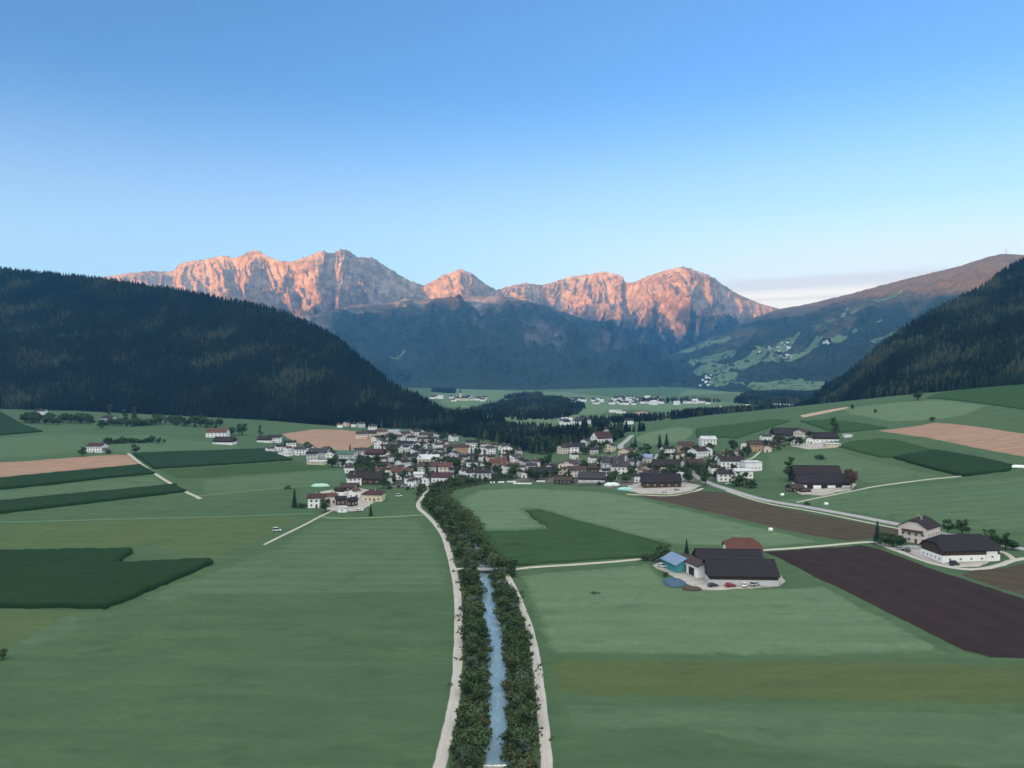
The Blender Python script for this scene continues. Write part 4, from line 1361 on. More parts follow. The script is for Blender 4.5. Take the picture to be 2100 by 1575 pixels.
H_(826, 963, 24, 56, 'h', 'W', 'D', 'white gabled house with dark roof left of the cream house')
H_(820, 985, 50, 20, 'h', 'W', 'R', 'big house with red brown roof and white gable', hw=6.5)
H_(880, 972, 34, -8, 'h', 'G', 'B', 'brown roofed house in the lower centre')
H_(910, 972, 27, 0, 'h', 'P', 'R', 'dark red roofed house in the lower centre')
H_(908, 990, 48, -4, 'h', 'W', 'M', 'long maroon roofed house above the river bend', hw=4.5)
H_(838, 993, 16, 20, 'h', 'W', 'G', 'little white house below the big red brown roof')
H_(858, 985, 16, 10, 'h', 'W', 'L', 'white house with pale roof left of the long maroon roof')
H_(873, 999, 11, 84, 'h', 'W', 'D', 'narrow white gable by the end of the gravel road', hw=7)
H_(945, 972, 20, 30, 'h', 'G', 'D', 'dark house above the two white gables')
H_(792, 963, 26, 0, 'b', 'T', 'D', 'dark barn between the maroon roof and the big red brown roof')
H_(855, 950, 22, -14, 'h', 'G', 'N', 'slate roofed house left of the long cream house')
# lower left farm group
H_(752, 994, 62, -6, 'b', 'T', 'D', 'wide dark barn roof above the left farm group', hw=5, W=13, L=26, rise=4.6)
H_(726, 996, 26, 20, 'h', 'W', 'D', 'white house at the left end of the wide dark barn above the farm group', hw=6)
H_(767, 1029, 46, -4, 'h', 'C', 'M', 'dark purple hipped roof house with cream base', hip=.8, hw=5, ratio=1.2)
H_(650, 1042, 30, 10, 'h', 'W', 'M', 'white house with maroon roof at the left tip of the farm group')
H_(676, 1034, 26, 30, 'h', 'P', 'R', 'red brown roofed house behind the left tip of the farm group')
H_(699, 1037, 24, 8, 'b', 'T', 'N', 'slate roofed barn in the middle of the left farm group')
H_(722, 1040, 26, 60, 'b', 'T', 'N', 'second slate roofed barn gable on in the left farm group')
H_(703, 1051, 16, 0, 'f', 'W', 'L', 'small white box shed at the front of the left farm group', hw=2.8)
H_(697, 1016, 24, -14, 'b', 'W', 'D', 'white walled barn at the back of the left farm group', hw=4)
H_(717, 1008, 40, -6, 'b', 'T', 'B', 'low brown barn across the back of the left farm group', hw=3.4)
H_(727, 1022, 18, 50, 'h', 'W', 'R', 'white house in the middle of the left farm group')
# edge of the stubble
H_(563, 908, 22, 10, 'h', 'W', 'D', 'white house at the left end of the wheat stubble')
H_(545, 908, 34, -8, 'b', 'W', 'D', 'dark roofed barn left of the wheat stubble')
H_(447, 898, 32, 6, 'h', 'W', 'R', 'white house with red brown roof alone in the left meadows', hw=7)
H_(461, 912, 44, -4, 'b', 'W', 'D', 'long dark roofed barn below the lone red brown roof')
H_(553, 929, 13, 50, 'h', 'W', 'G', 'tiny white house at the left tip of the village row')
H_(573, 925, 15, 40, 'h', 'W', 'N', 'small white house with slate roof in the village row')
H_(586, 936, 30, -14, 'f', 'W', 'L', 'long low white shed at the maize edge', hw=3.4)
H_(597, 919, 17, 20, 'h', 'W', 'N', 'small white house under the stubble in the village row')
H_(614, 934, 20, 30, 'h', 'W', 'G', 'white house right of the long low white shed')
H_(634, 931, 19, -30, 'h', 'W', 'D', 'white gabled house at the lower stubble edge')
H_(655, 941, 32, -8, 'h', 'G', 'G', 'grey roofed house along the lower stubble edge')
H_(640, 944, 18, 10, 'h', 'G', 'N', 'slate roofed house along the maize edge')
H_(669, 929, 14, 50, 'h', 'W', 'G', 'little white house touching the stubble')
H_(652, 953, 42, -5, 'f', 'C', 'L', 'long low pale shed beside the dense green strip', hw=2.6)
H_(696, 957, 16, 70, 'h', 'W', 'G', 'white gable behind the dark round tree')
H_(710, 945, 26, 0, 'h', 'G', 'V', 'green grey roofed house below the stubble')
H_(718, 956, 13, 80, 'h', 'W', 'V', 'narrow white gable right of the green grey roof')
H_(738, 936, 20, 20, 'h', 'G', 'G', 'pale grey house at the lower stubble corner')
for k, (x_, y_, w_) in enumerate(((697, 877, 9), (712, 875, 11), (727, 876, 10), (741, 877, 12))):
    H_(x_, y_, w_, (10, 50, -20, 30)[k], 'h', 'WCWG'[k], 'GDNG'[k], ('first of four small houses, leftmost under the forest', 'second of four small houses under the forest, dark roofed', 'third of four small houses under the forest, slate roofed', 'fourth of four small houses under the forest, grey walled')[k], wins=False)
H_(84, 851, 16, 10, 'h', 'W', 'D', 'white house in trees at the far left forest edge')
H_(224, 866, 20, -10, 'h', 'G', 'D', 'grey house half hidden in trees below the left forest')
H_(200, 928, 25, -4, 'h', 'W', 'M', 'white house with maroon roof at the edge of the pink stubble')
H_(1738, 897, 18, 0, 'f', 'W', 'L', 'low white shelter right of the navy hamlet barn', hw=2.4, wins=False)

# more houses between the ones above, named after their neighbour
FILL = [(742, 900, 16), (772, 908, 15), (820, 906, 17), (845, 908, 15), (868, 911, 14), (885, 911, 15), (910, 915, 14), (790, 938, 16), (830, 944, 18), (812, 948, 17), (790, 951, 15), (900, 933, 15), (952, 948, 17),
        (985, 947, 16), (1005, 948, 15), (968, 962, 17), (978, 973, 15), (930, 975, 15), (950, 978, 14), (846, 972, 16), (798, 975, 15), (800, 992, 14), (822, 995, 13), (930, 943, 15), (860, 942, 14), (888, 943, 14), (1035, 945, 15), (1068, 970, 14), (1045, 968, 14),
        (1090, 966, 16), (1130, 968, 16), (1240, 978, 18), (1255, 985, 17), (1340, 982, 18), (1300, 958, 18), (1330, 968, 16), (1400, 948, 17), (1450, 935, 18), (1470, 948, 18), (1465, 972, 18), (1385, 944, 15), (1190, 962, 15), (1235, 952, 17), (1270, 950, 15),
        (1440, 958, 16), (1510, 938, 16), (1570, 905, 16), (1630, 912, 15), (628, 946, 16), (680, 943, 15), (590, 928, 13), (722, 944, 15), (755, 955, 16), (775, 975, 16), (1100, 958, 14), (1215, 950, 15), (1310, 990, 16), (845, 1000, 12)]
for _ in range(420):
    FILL.append((rnd.uniform(690, 1100) if rnd.random() < .7 else rnd.uniform(1130, 1500), rnd.uniform(893, 998), rnd.uniform(12.5, 16)))
VPOLY = [(560, 912), (640, 938), (705, 962), (735, 992), (800, 1000), (862, 1002), (900, 994), (1000, 982), (1100, 984), (1200, 992), (1300, 996), (1400, 985), (1500, 980), (1530, 965), (1560, 935), (1480, 930), (1330, 940), (1280, 930), (1150, 942), (1130, 950), (1085, 948), (1060, 928), (1000, 915), (900, 896), (840, 890), (790, 893), (775, 925), (740, 940), (640, 925)]
base_h = list(HOUSES)
BASE_PX = to_px(np.array([(h[0], h[1], 3.) for h in base_h]))
used_l = set(h[3] for h in base_h)
for k, (x, y, w) in enumerate(FILL):
    if k > 60 and (len(HOUSES) > 232 or not inside(np.array([x]), np.array([y]), VPOLY)[0]): continue
    gx, gy, gz = G(x, y)
    if float(polyline_dist(gx, gy, RIVER)) < 9: continue
    if any(math.hypot(h[0] - gx, h[1] + 0 - gy - 5) < h[2] * .75 + 4.5 for h in HOUSES): continue
    order = sorted(range(len(base_h)), key=lambda i: math.hypot(base_h[i][0] - gx, base_h[i][1] - gy))
    wall = rnd.choice('WWWWWWCPG'); roof = rnd.choice('DDNMGRBD')
    wn_ = {'W': 'white', 'C': 'cream', 'P': 'pale', 'G': 'grey'}[wall]
    for i in order[:7]:
        bxp = BASE_PX[0][i]
        rel = 'behind the' if gy - base_h[i][1] > abs(gx - base_h[i][0]) else 'before the' if base_h[i][1] - gy > abs(gx - base_h[i][0]) else 'left of the' if gx < base_h[i][0] else 'right of the'
        lb = wn_ + ' house ' + rel + ' ' + base_h[i][3]
        if lb not in used_l and len(lb.split()) <= 16: break
    else: continue
    used_l.add(lb)
    H_(x, y, w, rnd.choice((0, 10, 30, 55, 80, -15, -30)), 'h', wall, roof, lb)
print('houses', len(HOUSES))

# ------------------------------------------------------------------ distant houses, a few pixels each


def GS(px, py):
    x, y, z = G(px, py)
    for b in (BV_R, BV_F):
        h = GB(px, py, b)
        if h is not None and h.y < y: x, y, z = h
    return x, y, z


def far_house_mesh(L, W, hw, roof, flat_=False):
    m = MB()
    if flat_:
        m.box(-L / 2, L / 2, -W / 2, W / 2, -3, hw, 0); m.box(-L / 2 - .3, L / 2 + .3, -W / 2 - .3, W / 2 + .3, hw + .01, hw + .5, 1)
    else:
        rise = W * .3
        wall_geo(m, L, W, hw, rise, 0, -4); n = len(m.f); roof_geo(m, L, W, hw, rise, 0)
        m.m = [0] * n + [1] * (len(m.f) - n)
    return m.mesh('distant_house', [WALLS['W'], ROOFS[roof]])


FHM = [far_house_mesh(14, 11, 7, k) for k in 'DGBN'] + [far_house_mesh(17, 12, 8, 'L')]
FHB = [far_house_mesh(28, 15, 6, 'L', True), far_house_mesh(20, 13, 6, 'G', True)]


def far_houses(lst, label, group, big=False, scale=1.):
    for (x, y) in lst:
        p_ = (*flat(x, y), 0.) if big else GS(x, y)
        me = rnd.choice(FHB if big else FHM)
        o = link_mesh('distant_hall' if big else 'distant_house', me, None, p_)
        o.rotation_euler = (0, 0, rnd.uniform(-.8, .8))
        s = scale * rnd.uniform(.85, 1.25) * (.72 if big else .9)
        o.scale = (s, s, s)
        tag(o, label, 'hall' if big else 'house', group)


def scatter(x0, x1, y0, y1, n, skew=0.):
    out = []
    for _ in range(n):
        u = rnd.random()
        out.append((x0 + (x1 - x0) * u, y0 + (y1 - y0) * rnd.random() + skew * (u - .5)))
    return out


far_houses([(886, 818), (893, 817), (903, 818)] + scatter(925, 1000, 816, 824, 14), 'tiny pale house of the distant hamlet below the wooded mountain, left side', 'houses of the distant left hamlet')
far_houses(scatter(1172, 1235, 820, 830, 18) + scatter(1255, 1365, 817, 832, 40), 'tiny pale house of the distant valley village below the wooded mountain', 'houses of the distant valley village')
far_houses(scatter(1375, 1470, 820, 832, 12), 'tiny pale house scattered right of the distant valley village', 'scattered distant houses')
far_houses(scatter(1575, 1614, 831, 837, 7) + [(1478, 836), (1521, 834), (1532, 832)], 'white hall of the distant trading estate near the right hill', 'distant white halls', True)
far_houses([(1222, 829), (1262, 846), (1274, 848)], 'long white hall at the front of the distant valley village', 'long white distant halls', True)
far_houses([(1558, 722)] + scatter(1575, 1625, 703, 723, 15, -12), 'tiny pale house of the mountain village on the high pasture', 'houses of the mountain village')
far_houses(scatter(1685, 1702, 699, 705, 6), 'tiny pale house of the small upper hamlet on the green pasture', 'houses of the upper mountain hamlet')
far_houses(scatter(1432, 1460, 768, 793, 12), 'tiny pale house at the foot of the pasture mountain', 'houses at the mountain foot')
far_houses(scatter(1600, 1622, 728, 736, 6), 'tiny pale house just below the mountain village', 'houses below the mountain village')
far_houses(scatter(1130, 1180, 866, 873, 5) + scatter(1180, 1215, 868, 872, 4) + [(1290, 870)], 'small pale house beyond the wood behind the village', 'houses beyond the village wood')
# distant church
p_ = GS(953, 822)
r = tag(empty('church', p_), 'tiny white church with pointed tower in the distant left hamlet', 'church')
m = MB(); wall_geo(m, 24, 12, 9, 6, 0, -3); m.build('nave', [WALLS['C']], r)
m = MB(); roof_geo(m, 24, 12, 9, 6, 0); m.build('roof', [ROOFS['G']], r)
m = MB(); m.box(-15.5, -9.5, -3, 3, -3, 24); m.build('tower', [WALLS['C']], r)
m = MB(); m.tube((-12.5, 0, 24), (-12.5, 0, 38), 3.6, .1, 8); m.build('spire', [ROOFS['G']], r)
# ------------------------------------------------------------------ trees and shrubs


def leaf_mat(name, a, b, c):
    t = NT(name, .9, .08)
    oi = t.n('ShaderNodeObjectInfo').outputs['Random']
    r = t.n('ShaderNodeValToRGB'); t.L.new(oi, r.inputs[0])
    e = r.color_ramp.elements
    e[0].color = (*a, 1); e[1].color = (*c, 1)
    z = e.new(.55); z.color = (*b, 1)
    n = t.noise(t.pos(), .75, 4, .7, .3, .7)
    k = t.attr('leafvar')
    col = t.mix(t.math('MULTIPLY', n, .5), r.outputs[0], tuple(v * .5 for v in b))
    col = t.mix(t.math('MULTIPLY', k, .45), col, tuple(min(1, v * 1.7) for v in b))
    return t.out(col)


LEAF = leaf_mat('broad leaves', (.034, .062, .028), (.046, .080, .034), (.070, .096, .040))
LEAF_S = leaf_mat('shrub leaves', (.034, .058, .030), (.052, .076, .034), (.090, .090, .044))
LEAF_W = leaf_mat('grey willow leaves', (.066, .092, .066), (.080, .108, .076), (.098, .120, .080))
LEAF_R = leaf_mat('copper leaves', (.09, .055, .04), (.11, .065, .045), (.13, .08, .05))
NEEDLE = leaf_mat('spruce needles', (.012, .026, .017), (.018, .036, .022), (.030, .050, .026))
BARK = plain('bark', (.07, .055, .042), (.04, .03, .024), 1.5)


def crown_pts(kind, r):
    """clump centres (x, y, z, size) of a crown of height 1"""
    out = []
    if kind == 'shrub':
        for _ in range(r.randint(7, 9)):
            a = r.uniform(0, 6.28); d = r.uniform(.05, .42)
            out.append((math.cos(a) * d, math.sin(a) * d, r.uniform(.22, .72) * (1 - d * .5), r.uniform(.20, .30)))
    elif kind == 'tall':
        for _ in range(13):
            z = r.uniform(.22, .93); a = r.uniform(0, 6.28); d = r.uniform(0, .17) * (1.1 - abs(z - .5))
            out.append((math.cos(a) * d, math.sin(a) * d, z, r.uniform(.09, .15) * (1.25 - z * .6)))
    else:
        for _ in range(14):
            z = r.uniform(.30, .88); a = r.uniform(0, 6.28); m_ = .34 * math.sqrt(max(.05, 1 - ((z - .58) / .40) ** 2)); d = m_ * r.uniform(.35, 1.)
            out.append((math.cos(a) * d, math.sin(a) * d, z, r.uniform(.13, .21)))
    return out


def tree_mesh(kind, seed, leaf, n=84, with_trunk=True, lsz=.72):
    r = random.Random(seed); g = np.random.default_rng(seed)
    V = []; F = []; K = []; MI = []
    cl = crown_pts(kind, r)
    for (cx, cy, cz, s) in cl:
        k0 = r.random()
        for _ in range(n):
            p = g.normal(size=3); p /= np.linalg.norm(p); rad = s * (g.random() ** .45) * (1 + .25 * math.sin(p[0] * 7 + p[2] * 5))
            p = p * rad * (1, 1, .82)
            u = g.normal(size=3); u /= np.linalg.norm(u); w = np.cross(u, g.normal(size=3)); w /= np.linalg.norm(w)
            h = s * g.uniform(.24, .42) * lsz
            c = np.array((cx, cy, cz)) + p
            b = len(V)
            V += [c + u * h, c + w * h * .8, c - u * h, c - w * h * .8]
            F.append((b, b + 1, b + 2, b + 3)); MI.append(0)
            q = min(1, max(0, .2 + k0 * .6 + g.normal() * .15)); K += [q] * 4
    me_l = (V, F, K)
    me = bpy.data.meshes.new('crown')
    me.from_pydata([tuple(v) for v in V], [], F)
    me.materials.append(leaf)
    a = me.attributes.new('leafvar', 'FLOAT', 'POINT'); a.data.foreach_set('value', np.array(K, np.float32))
    me.update()
    t = None
    if with_trunk:
        m = MB()
        tr = .022 if kind != 'shrub' else .014
        m.tube((0, 0, -.03), (.01, 0, .35), tr * 1.3, tr * .9, 7); m.tube((.01, 0, .35), (0, .01, .72), tr * .9, tr * .35, 6)
        for (cx, cy, cz, s) in cl[:7]:
            m.tube((.01, 0, max(.12, cz - .28)), (cx * .9, cy * .9, cz), tr * .5, tr * .18, 5)
        t = m.mesh('trunk', [BARK], True)
    return me, t


def spruce_mesh(seed):
    r = random.Random(seed); V = []; F = []; K = []
    tiers = 11
    for k in range(tiers):
        z = .07 + .88 * (k / tiers); rad = .175 * (1 - k / tiers) ** .85 * r.uniform(.85, 1.15) + .012
        nb = 11
        for i in range(nb):
            a = 6.283 * (i + r.random() * .8) / nb; q = rad * r.uniform(.72, 1.15); w = q * .33 + .008
            c, s = math.cos(a), math.sin(a)
            b = len(V)
            V += [(0, 0, z + .075), (c * q * .55 - s * w, s * q * .55 + c * w, z + .012), (c * q, s * q, z - .035 * r.uniform(.5, 1.4)), (c * q * .55 + s * w, s * q * .55 - c * w, z + .012)]
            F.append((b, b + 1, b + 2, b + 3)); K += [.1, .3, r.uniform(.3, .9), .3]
    b = len(V); V += [(-.008, 0, .9), (.008, 0, .9), (0, .008, .9), (0, 0, 1.)]; F += [(b, b + 1, b + 3), (b + 1, b + 2, b + 3), (b + 2, b, b + 3)]; K += [.4] * 4
    me = bpy.data.meshes.new('crown'); me.from_pydata(V, [], F); me.materials.append(NEEDLE)
    a = me.attributes.new('leafvar', 'FLOAT', 'POINT'); a.data.foreach_set('value', np.array(K, np.float32)); me.update()
    m = MB(); m.tube((0, 0, -.03), (0, 0, .5), .016, .009, 6); m.tube((0, 0, .5), (0, 0, .95), .009, .002, 5)
    return me, m.mesh('trunk', [BARK], True)


TM = {'leafy': [tree_mesh('round', 100 + i, LEAF) for i in range(5)], 'willow': [tree_mesh('round', 200 + i, LEAF_W) for i in range(2)],
      'tall': [tree_mesh('tall', 300 + i, LEAF) for i in range(3)], 'shrub': [tree_mesh('shrub', 400 + i, LEAF_S, 60) for i in range(4)],
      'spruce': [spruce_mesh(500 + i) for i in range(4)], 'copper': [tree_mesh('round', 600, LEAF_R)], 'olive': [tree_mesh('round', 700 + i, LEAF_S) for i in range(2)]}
TN = {'leafy': ('tree', 'tree'), 'willow': ('willow', 'tree'), 'tall': ('slender_tree', 'tree'), 'shrub': ('shrub', 'shrub'), 'spruce': ('spruce', 'tree'), 'copper': ('copper_tree', 'tree'), 'olive': ('tree', 'tree')}


def tree(kind, x, y, h, label, group=None, wid=1., z=None):
    me, tr = rnd.choice(TM[kind])
    nm, cat = TN[kind]
    o = tag(empty(nm, (x, y, float(H(x, y)) - .05 if z is None else z), rnd.uniform(0, 6.28)), label, cat, group)
    o.scale = (h * wid, h * wid, h)
    link_mesh('crown', me, o); link_mesh('trunk', tr, o)
    return o


# ---- along the river: two belts between the tracks
rl_xy = np.array(resample(smooth([G(*p)[:2] for p in ROAD_L], 6), 3, False))
tr_xy = np.array(resample(smooth([G(*p)[:2] for p in TRACK_R], 6), 3, False))


def dist_to(P, x, y): return float(np.min(np.hypot(P[:, 0] - x, P[:, 1] - y)))


placed = []
BR_Y = flat(990, 1168)[1]


def try_place(x, y, gap):
    for (a, b) in placed:
        if (a - x) ** 2 + (b - y) ** 2 < gap * gap: return False
    placed.append((x, y)); return True


n_l = n_r = n_u = 0
rt = np.gradient(rv, axis=0); rt /= np.linalg.norm(rt, axis=1)[:, None]
idx = [i for i in range(len(rv)) if 138 < rv[i, 1] < 640]
for i in idx:
    x0, y0 = rv[i]; nx, ny = -rt[i, 1], rt[i, 0]
    for s in (1, -1):
        for off in (3.3, 5.0, 6.9, 9.0, 11.2):
            if y0 > BR_Y + 5 and off < 4: o = rnd.uniform(.6, 3.2)
            else: o = off + rnd.uniform(-.8, .8)
            x = x0 + s * nx * o + rt[i, 0] * rnd.uniform(-1.8, 1.8); y = y0 + s * ny * o + rt[i, 1] * rnd.uniform(-1.8, 1.8)
            up = y0 > BR_Y + 5
            dl = dist_to(rl_xy, x, y); dr = dist_to(tr_xy, x, y)
            if dl < 3.4 or dr < 3.1: continue
            # which side of the tracks: stay between them
            if up and s * nx > 0 and o > 3.4: continue
            if not up and off < 4 and rnd.random() < .3: continue
            if y0 < BR_Y + 5 and abs(y - BR_Y) < 2.5: continue
            far_end = y0 > 470
            if up and off > 9 and not far_end and s * nx < 0 and x < x0 - 9: pass
            yy = (y - 140) / 500
            k = rnd.random()
            kind = 'shrub' if (off < 4 and not up or k < .18) else 'willow' if k < .34 else 'olive' if k < .5 else 'tall' if k < .6 else 'leafy'
            hgt = {'shrub': rnd.uniform(3.0, 4.4), 'willow': rnd.uniform(4.5, 6.5), 'olive': rnd.uniform(4.5, 6.5), 'tall': rnd.uniform(6.5, 9.0), 'leafy': rnd.uniform(5, 7.5)}[kind]
            hgt *= rnd.uniform(.62, 1.05) if not up else rnd.uniform(.7, 1.0)
            if not try_place(x, y, 2.7 if not up else 3.4): continue
            side = 'left bank' if s * nx < 0 else 'right bank'
            where = side + (' above the bridge' if up else ' below the bridge') + (' towards the village' if far_end else '')
            lb = {'shrub': 'dense dark shrub', 'willow': 'grey green willow', 'olive': 'olive green bushy tree', 'tall': 'slender tall tree', 'leafy': 'dark leafy tree'}[kind] + " on the stream's " + where
            tree(kind, x, y, hgt, lb, 'riverside ' + TN[kind][0] + 's ' + side, 1.25 if kind in ('leafy', 'olive', 'willow') else 1.2)
print('river trees', len(placed))

# undergrowth on the banks
P = []
for i in range(len(rv)):
    if not 130 < rv[i, 1] < 640: continue
    for s in (1, -1):
        for _ in range(26):
            o = rnd.uniform(2.4, 11.5)
            x = rv[i, 0] - s * rt[i, 1] * o + rnd.uniform(-2, 2); y = rv[i, 1] + s * rt[i, 0] * o + rnd.uniform(-2, 2)
            P.append((x, y))
P = np.array(P)
dl = np.min(np.hypot(P[:, None, 0] - rl_xy[None, :, 0], P[:, None, 1] - rl_xy[None, :, 1]), 1)
dr = np.min(np.hypot(P[:, None, 0] - tr_xy[None, :, 0], P[:, None, 1] - tr_xy[None, :, 1]), 1)
dv = polyline_dist(P[:, 0], P[:, 1], RIVER)
P = P[(dl > 2.0) & (dr > 1.9) & (dv > 2.3) & (np.abs(P[:, 1] - BR_Y) > 2.6)]
z = H(P[:, 0], P[:, 1])
V = []; K = []
for (x, y), zz in zip(P, z):
    for _ in range(7):
        c = np.array((x + rnd.gauss(0, .5), y + rnd.gauss(0, .5), zz + rnd.uniform(.05, .95)))
        u = np.array([rnd.gauss(0, 1) for _ in range(3)]); u /= np.linalg.norm(u); w = np.cross(u, [rnd.gauss(0, 1) for _ in range(3)]); w /= np.linalg.norm(w) + 1e-6
        h = rnd.uniform(.25, .5); V += [c + u * h, c + w * h, c - u * h, c - w * h]; K += [rnd.random()] * 4
V = np.array(V); F = np.arange(len(V)).reshape(-1, 4)
tag(mesh_np('undergrowth', V, F, [LEAF_S], attr={'leafvar': K}), kind='stuff')

# ---- single trees that the photograph shows
SINGLE = [
    ('spruce', 604, 1041, 13, 'pointed dark spruce alone left of the left farm group', 1.1), ('shrub', 619, 1042, 5, 'dark shrub right of the lone pointed spruce', 1.2),
    ('leafy', 668, 1050, 9, 'dark round tree by the path into the left farm group', 1.1), ('spruce', 760, 1058, 7.5, 'small green spruce on the path below the purple hipped roof', 1.3),
    ('shrub', 591, 1003, 3.5, 'low dark shrub alone on the grass strip left of the farm group', 1.4), ('leafy', 277, 931, 10, 'tree at the corner where the field path meets the maize', .9),
    ('shrub', 360, 997, 3.5, 'dark shrub beside the field path', 1.1), ('leafy', 169, 936, 9, 'dark tree at the left of the maroon roofed house by the pink stubble', 1.2),
    ('shrub', 222, 930, 5, 'shrub right of the maroon roofed house by the pink stubble', 1.4), ('leafy', 325, 910, 8, 'round tree at the end of the dark hedge', 1.1),
    ('leafy', 337, 909, 5, 'little tree after the last round tree of the hedge', 1.1),
    ('leafy', 1358, 1152, 8, 'dark tree left of the teal shed', 1.1), ('spruce', 1408, 1137, 8, 'small spruce behind the solar panels of the teal shed', 1.15),
    ('shrub', 1322, 1149, 4.2, 'left one of two shrubs at the farm track end', 1.2), ('shrub', 1337, 1149, 5, 'right one of two shrubs at the farm track end', 1.2),
    ('shrub', 1366, 1182, 2.6, 'bright shrub in the grass beside the meadow yard', 1.3), ('shrub', 1220, 1218, 1.2, 'flat dark weed clump in the pale meadow', 3.),
    ('spruce', 1799, 1115, 12, 'tall dark spruce at the left of the road bend farm', 1.25), ('leafy', 1815, 1121, 7, 'round tree at the road bend farm, next to the tall spruce', 1.1), ('leafy', 1832, 1123, 6.5, 'green tree between tall spruce and pale farmhouse', 1.2),
    ('leafy', 1846, 1122, 6, 'low tree before the pale farmhouse', 1.2),
    ('leafy', 1943, 1094, 7.5, 'dark tree behind the pale farmhouse', 1.0), ('leafy', 1973, 1096, 8, 'large round dark tree behind the half-hipped barn', 1.1), ('leafy', 2030, 1118, 8, 'large dark tree right of the half-hipped barn ridge', 1.0),
    ('leafy', 2048, 1125, 7.5, 'second dark tree right of the half-hipped barn', 1.1), ('tall', 2062, 1127, 9, 'slender dark tree at the right of the barn garden', 1.2), ('leafy', 2078, 1128, 5.5, 'last low tree of the barn garden by the loop track', 1.2),
    ('leafy', 2040, 1134, 5, 'low dark tree close to the white lean-to', 1.2),
    ('tall', 1619, 985, 17, 'tall dark poplar left of the wide navy roofed barn', 1.4), ('copper', 1745, 1003, 13, 'coppery tree at the right end of the wide navy roofed barn', 1.0),
    ('shrub', 1684, 942, 5.5, 'dark shrub alone in the meadow above the wide navy barn', 1.7), ('shrub', 1655, 1036, 3.5, 'small shrub beside the main road', 1.2),
    ('tall', 1709, 888, 17, 'twin topped dark tree behind the navy hamlet barn', 1.2), ('leafy', 1882, 820, 12, 'round tree on the upper field boundary', 1.3), ('shrub', 1912, 863, 5, 'dark bush at the tip of the pink stubble', 1.3),
    ('shrub', 1796, 847, 6, 'tiny dark bush in the upper meadow', .8), ('shrub', 1748, 839, 7, 'tiny dark bush near the right forest edge', .7),
    ('leafy', 1447, 995, 12, 'round dark tree at the main road junction', 1.0), ('leafy', 1412, 990, 9, 'dark tree right of the largest navy roofed barn', 1.1),
    ('spruce', 1353, 918, 15, 'left one of two pointed dark trees on the green slope', 1.5), ('spruce', 1367, 917, 15, 'right one of two pointed dark trees on the green slope', 1.5), ('spruce', 1303, 917, 12, 'dark pointed tree by the road up the slope', 1.4),
    ('shrub', 1315, 925, 6, 'dark bush below the road up the slope', 1.3), ('leafy', 1326, 928, 9, 'dark round tree above the light blue solar roof', 1.2), ('leafy', 1268, 898, 17, 'tall dark tree behind the cream gabled house', 1.1), ('leafy', 1258, 905, 17, 'tall dark tree right of the steep maroon roof', 1.1),
    ('leafy', 1219, 899, 14, 'tall dark tree left of the steep maroon roof', 1.1), ('leafy', 1523, 995, 10, 'dark tree in front of the bright white house', 1.3), ('leafy', 1540, 1000, 6, 'low dark tree right of the bright white house', 1.8), ('leafy', 1510, 997, 7, 'low dark tree left in front of the bright white house', 1.4),
    ('leafy', 682, 958, 12, 'dark round tree at the end of the low pale shed', 1.2), ('spruce', 718, 935, 13, 'dark pointed tree at the lower stubble edge', 1.1), ('leafy', 497, 892, 16, 'large dark tree right of the lone red brown roof', 1.3), ('leafy', 476, 893, 11, 'dark tree just behind the lone red brown roof', 1.2), ('tall', 533, 893, 14, 'dark slender tree above the barn left of the stubble', 1.2),
    ('leafy', 5, 1352, 3.2, 'dark bush at the left edge of the lower meadow', 1.3),
]
for kd, x, y, h, lb, wd in SINGLE:
    gx, gy, gz = G(x, y)
    tree(kd, gx, gy, h, lb, None, wd, gz - .1)

# ---- tree belts in the left meadows
for k in range(17):
    gx, gy, gz = G(48 + k * 8.6 + rnd.uniform(-3, 3), 868 + rnd.uniform(-3, 3)); tree('leafy', gx, gy, rnd.uniform(11, 16), 'dark tree of the belt below the white house at the far left', 'trees of the far left belt', 1.3, gz - .2)
for k in range(13):
    gx, gy, gz = G(205 + k * 9.2 + rnd.uniform(-3, 3), 877 - k * .45 + rnd.uniform(-3, 2)); tree('leafy', gx, gy, rnd.uniform(8, 13), 'dark tree of the clump round the half hidden grey house', 'trees of the meadow clump', 1.4, gz - .2)
for (x, y, h, lb) in ((255, 866, 22, 'tall narrow tree standing above the clump, left one'), (276, 866, 24, 'tall narrow tree standing above the clump, right one'), (225, 858, 22, 'tall tree behind the half hidden grey house')):
    gx, gy, gz = G(x, y); tree('tall', gx, gy, h, lb, None, 1.1, gz)
for k in range(20):
    gx, gy, gz = G(318 + k * 7 + rnd.uniform(-4, 4), 866 + rnd.uniform(-2, 5) + k * .5); tree('leafy' if k % 3 else 'spruce', gx, gy, rnd.uniform(10, 17), ('leafy' if k % 3 else 'pointed') + ' dark tree at the foot of the left wood', 'trees at the foot of the left wood', 1.3, gz - .2)


def hedge(px0, px1, py0, py1, h, label):
    a = G(px0, py0); b = G(px1, py1); n = 700
    t = rng.random(n); V = []; K = []
    for q in t:
        bulge = .75 + .25 * math.sin(q * 9)
        c = np.array((a[0] + (b[0] - a[0]) * q, a[1] + (b[1] - a[1]) * q, a[2])) + np.array((0, rnd.uniform(-2, 2), abs(rnd.gauss(.5, .28)) * h * bulge))
        u = np.array([rnd.gauss(0, 1) for _ in range(3)]); u /= np.linalg.norm(u); w = np.cross(u, [rnd.gauss(0, 1) for _ in range(3)]); w /= np.linalg.norm(w)
        s = rnd.uniform(.6, 1.1); V += [c + u * s, c + w * s, c - u * s, c - w * s]; K += [rnd.random() * .4] * 4
    tag(mesh_np('hedge', np.array(V), np.arange(len(V)).reshape(-1, 4), [LEAF], attr={'leafvar': K}), label, 'hedge')


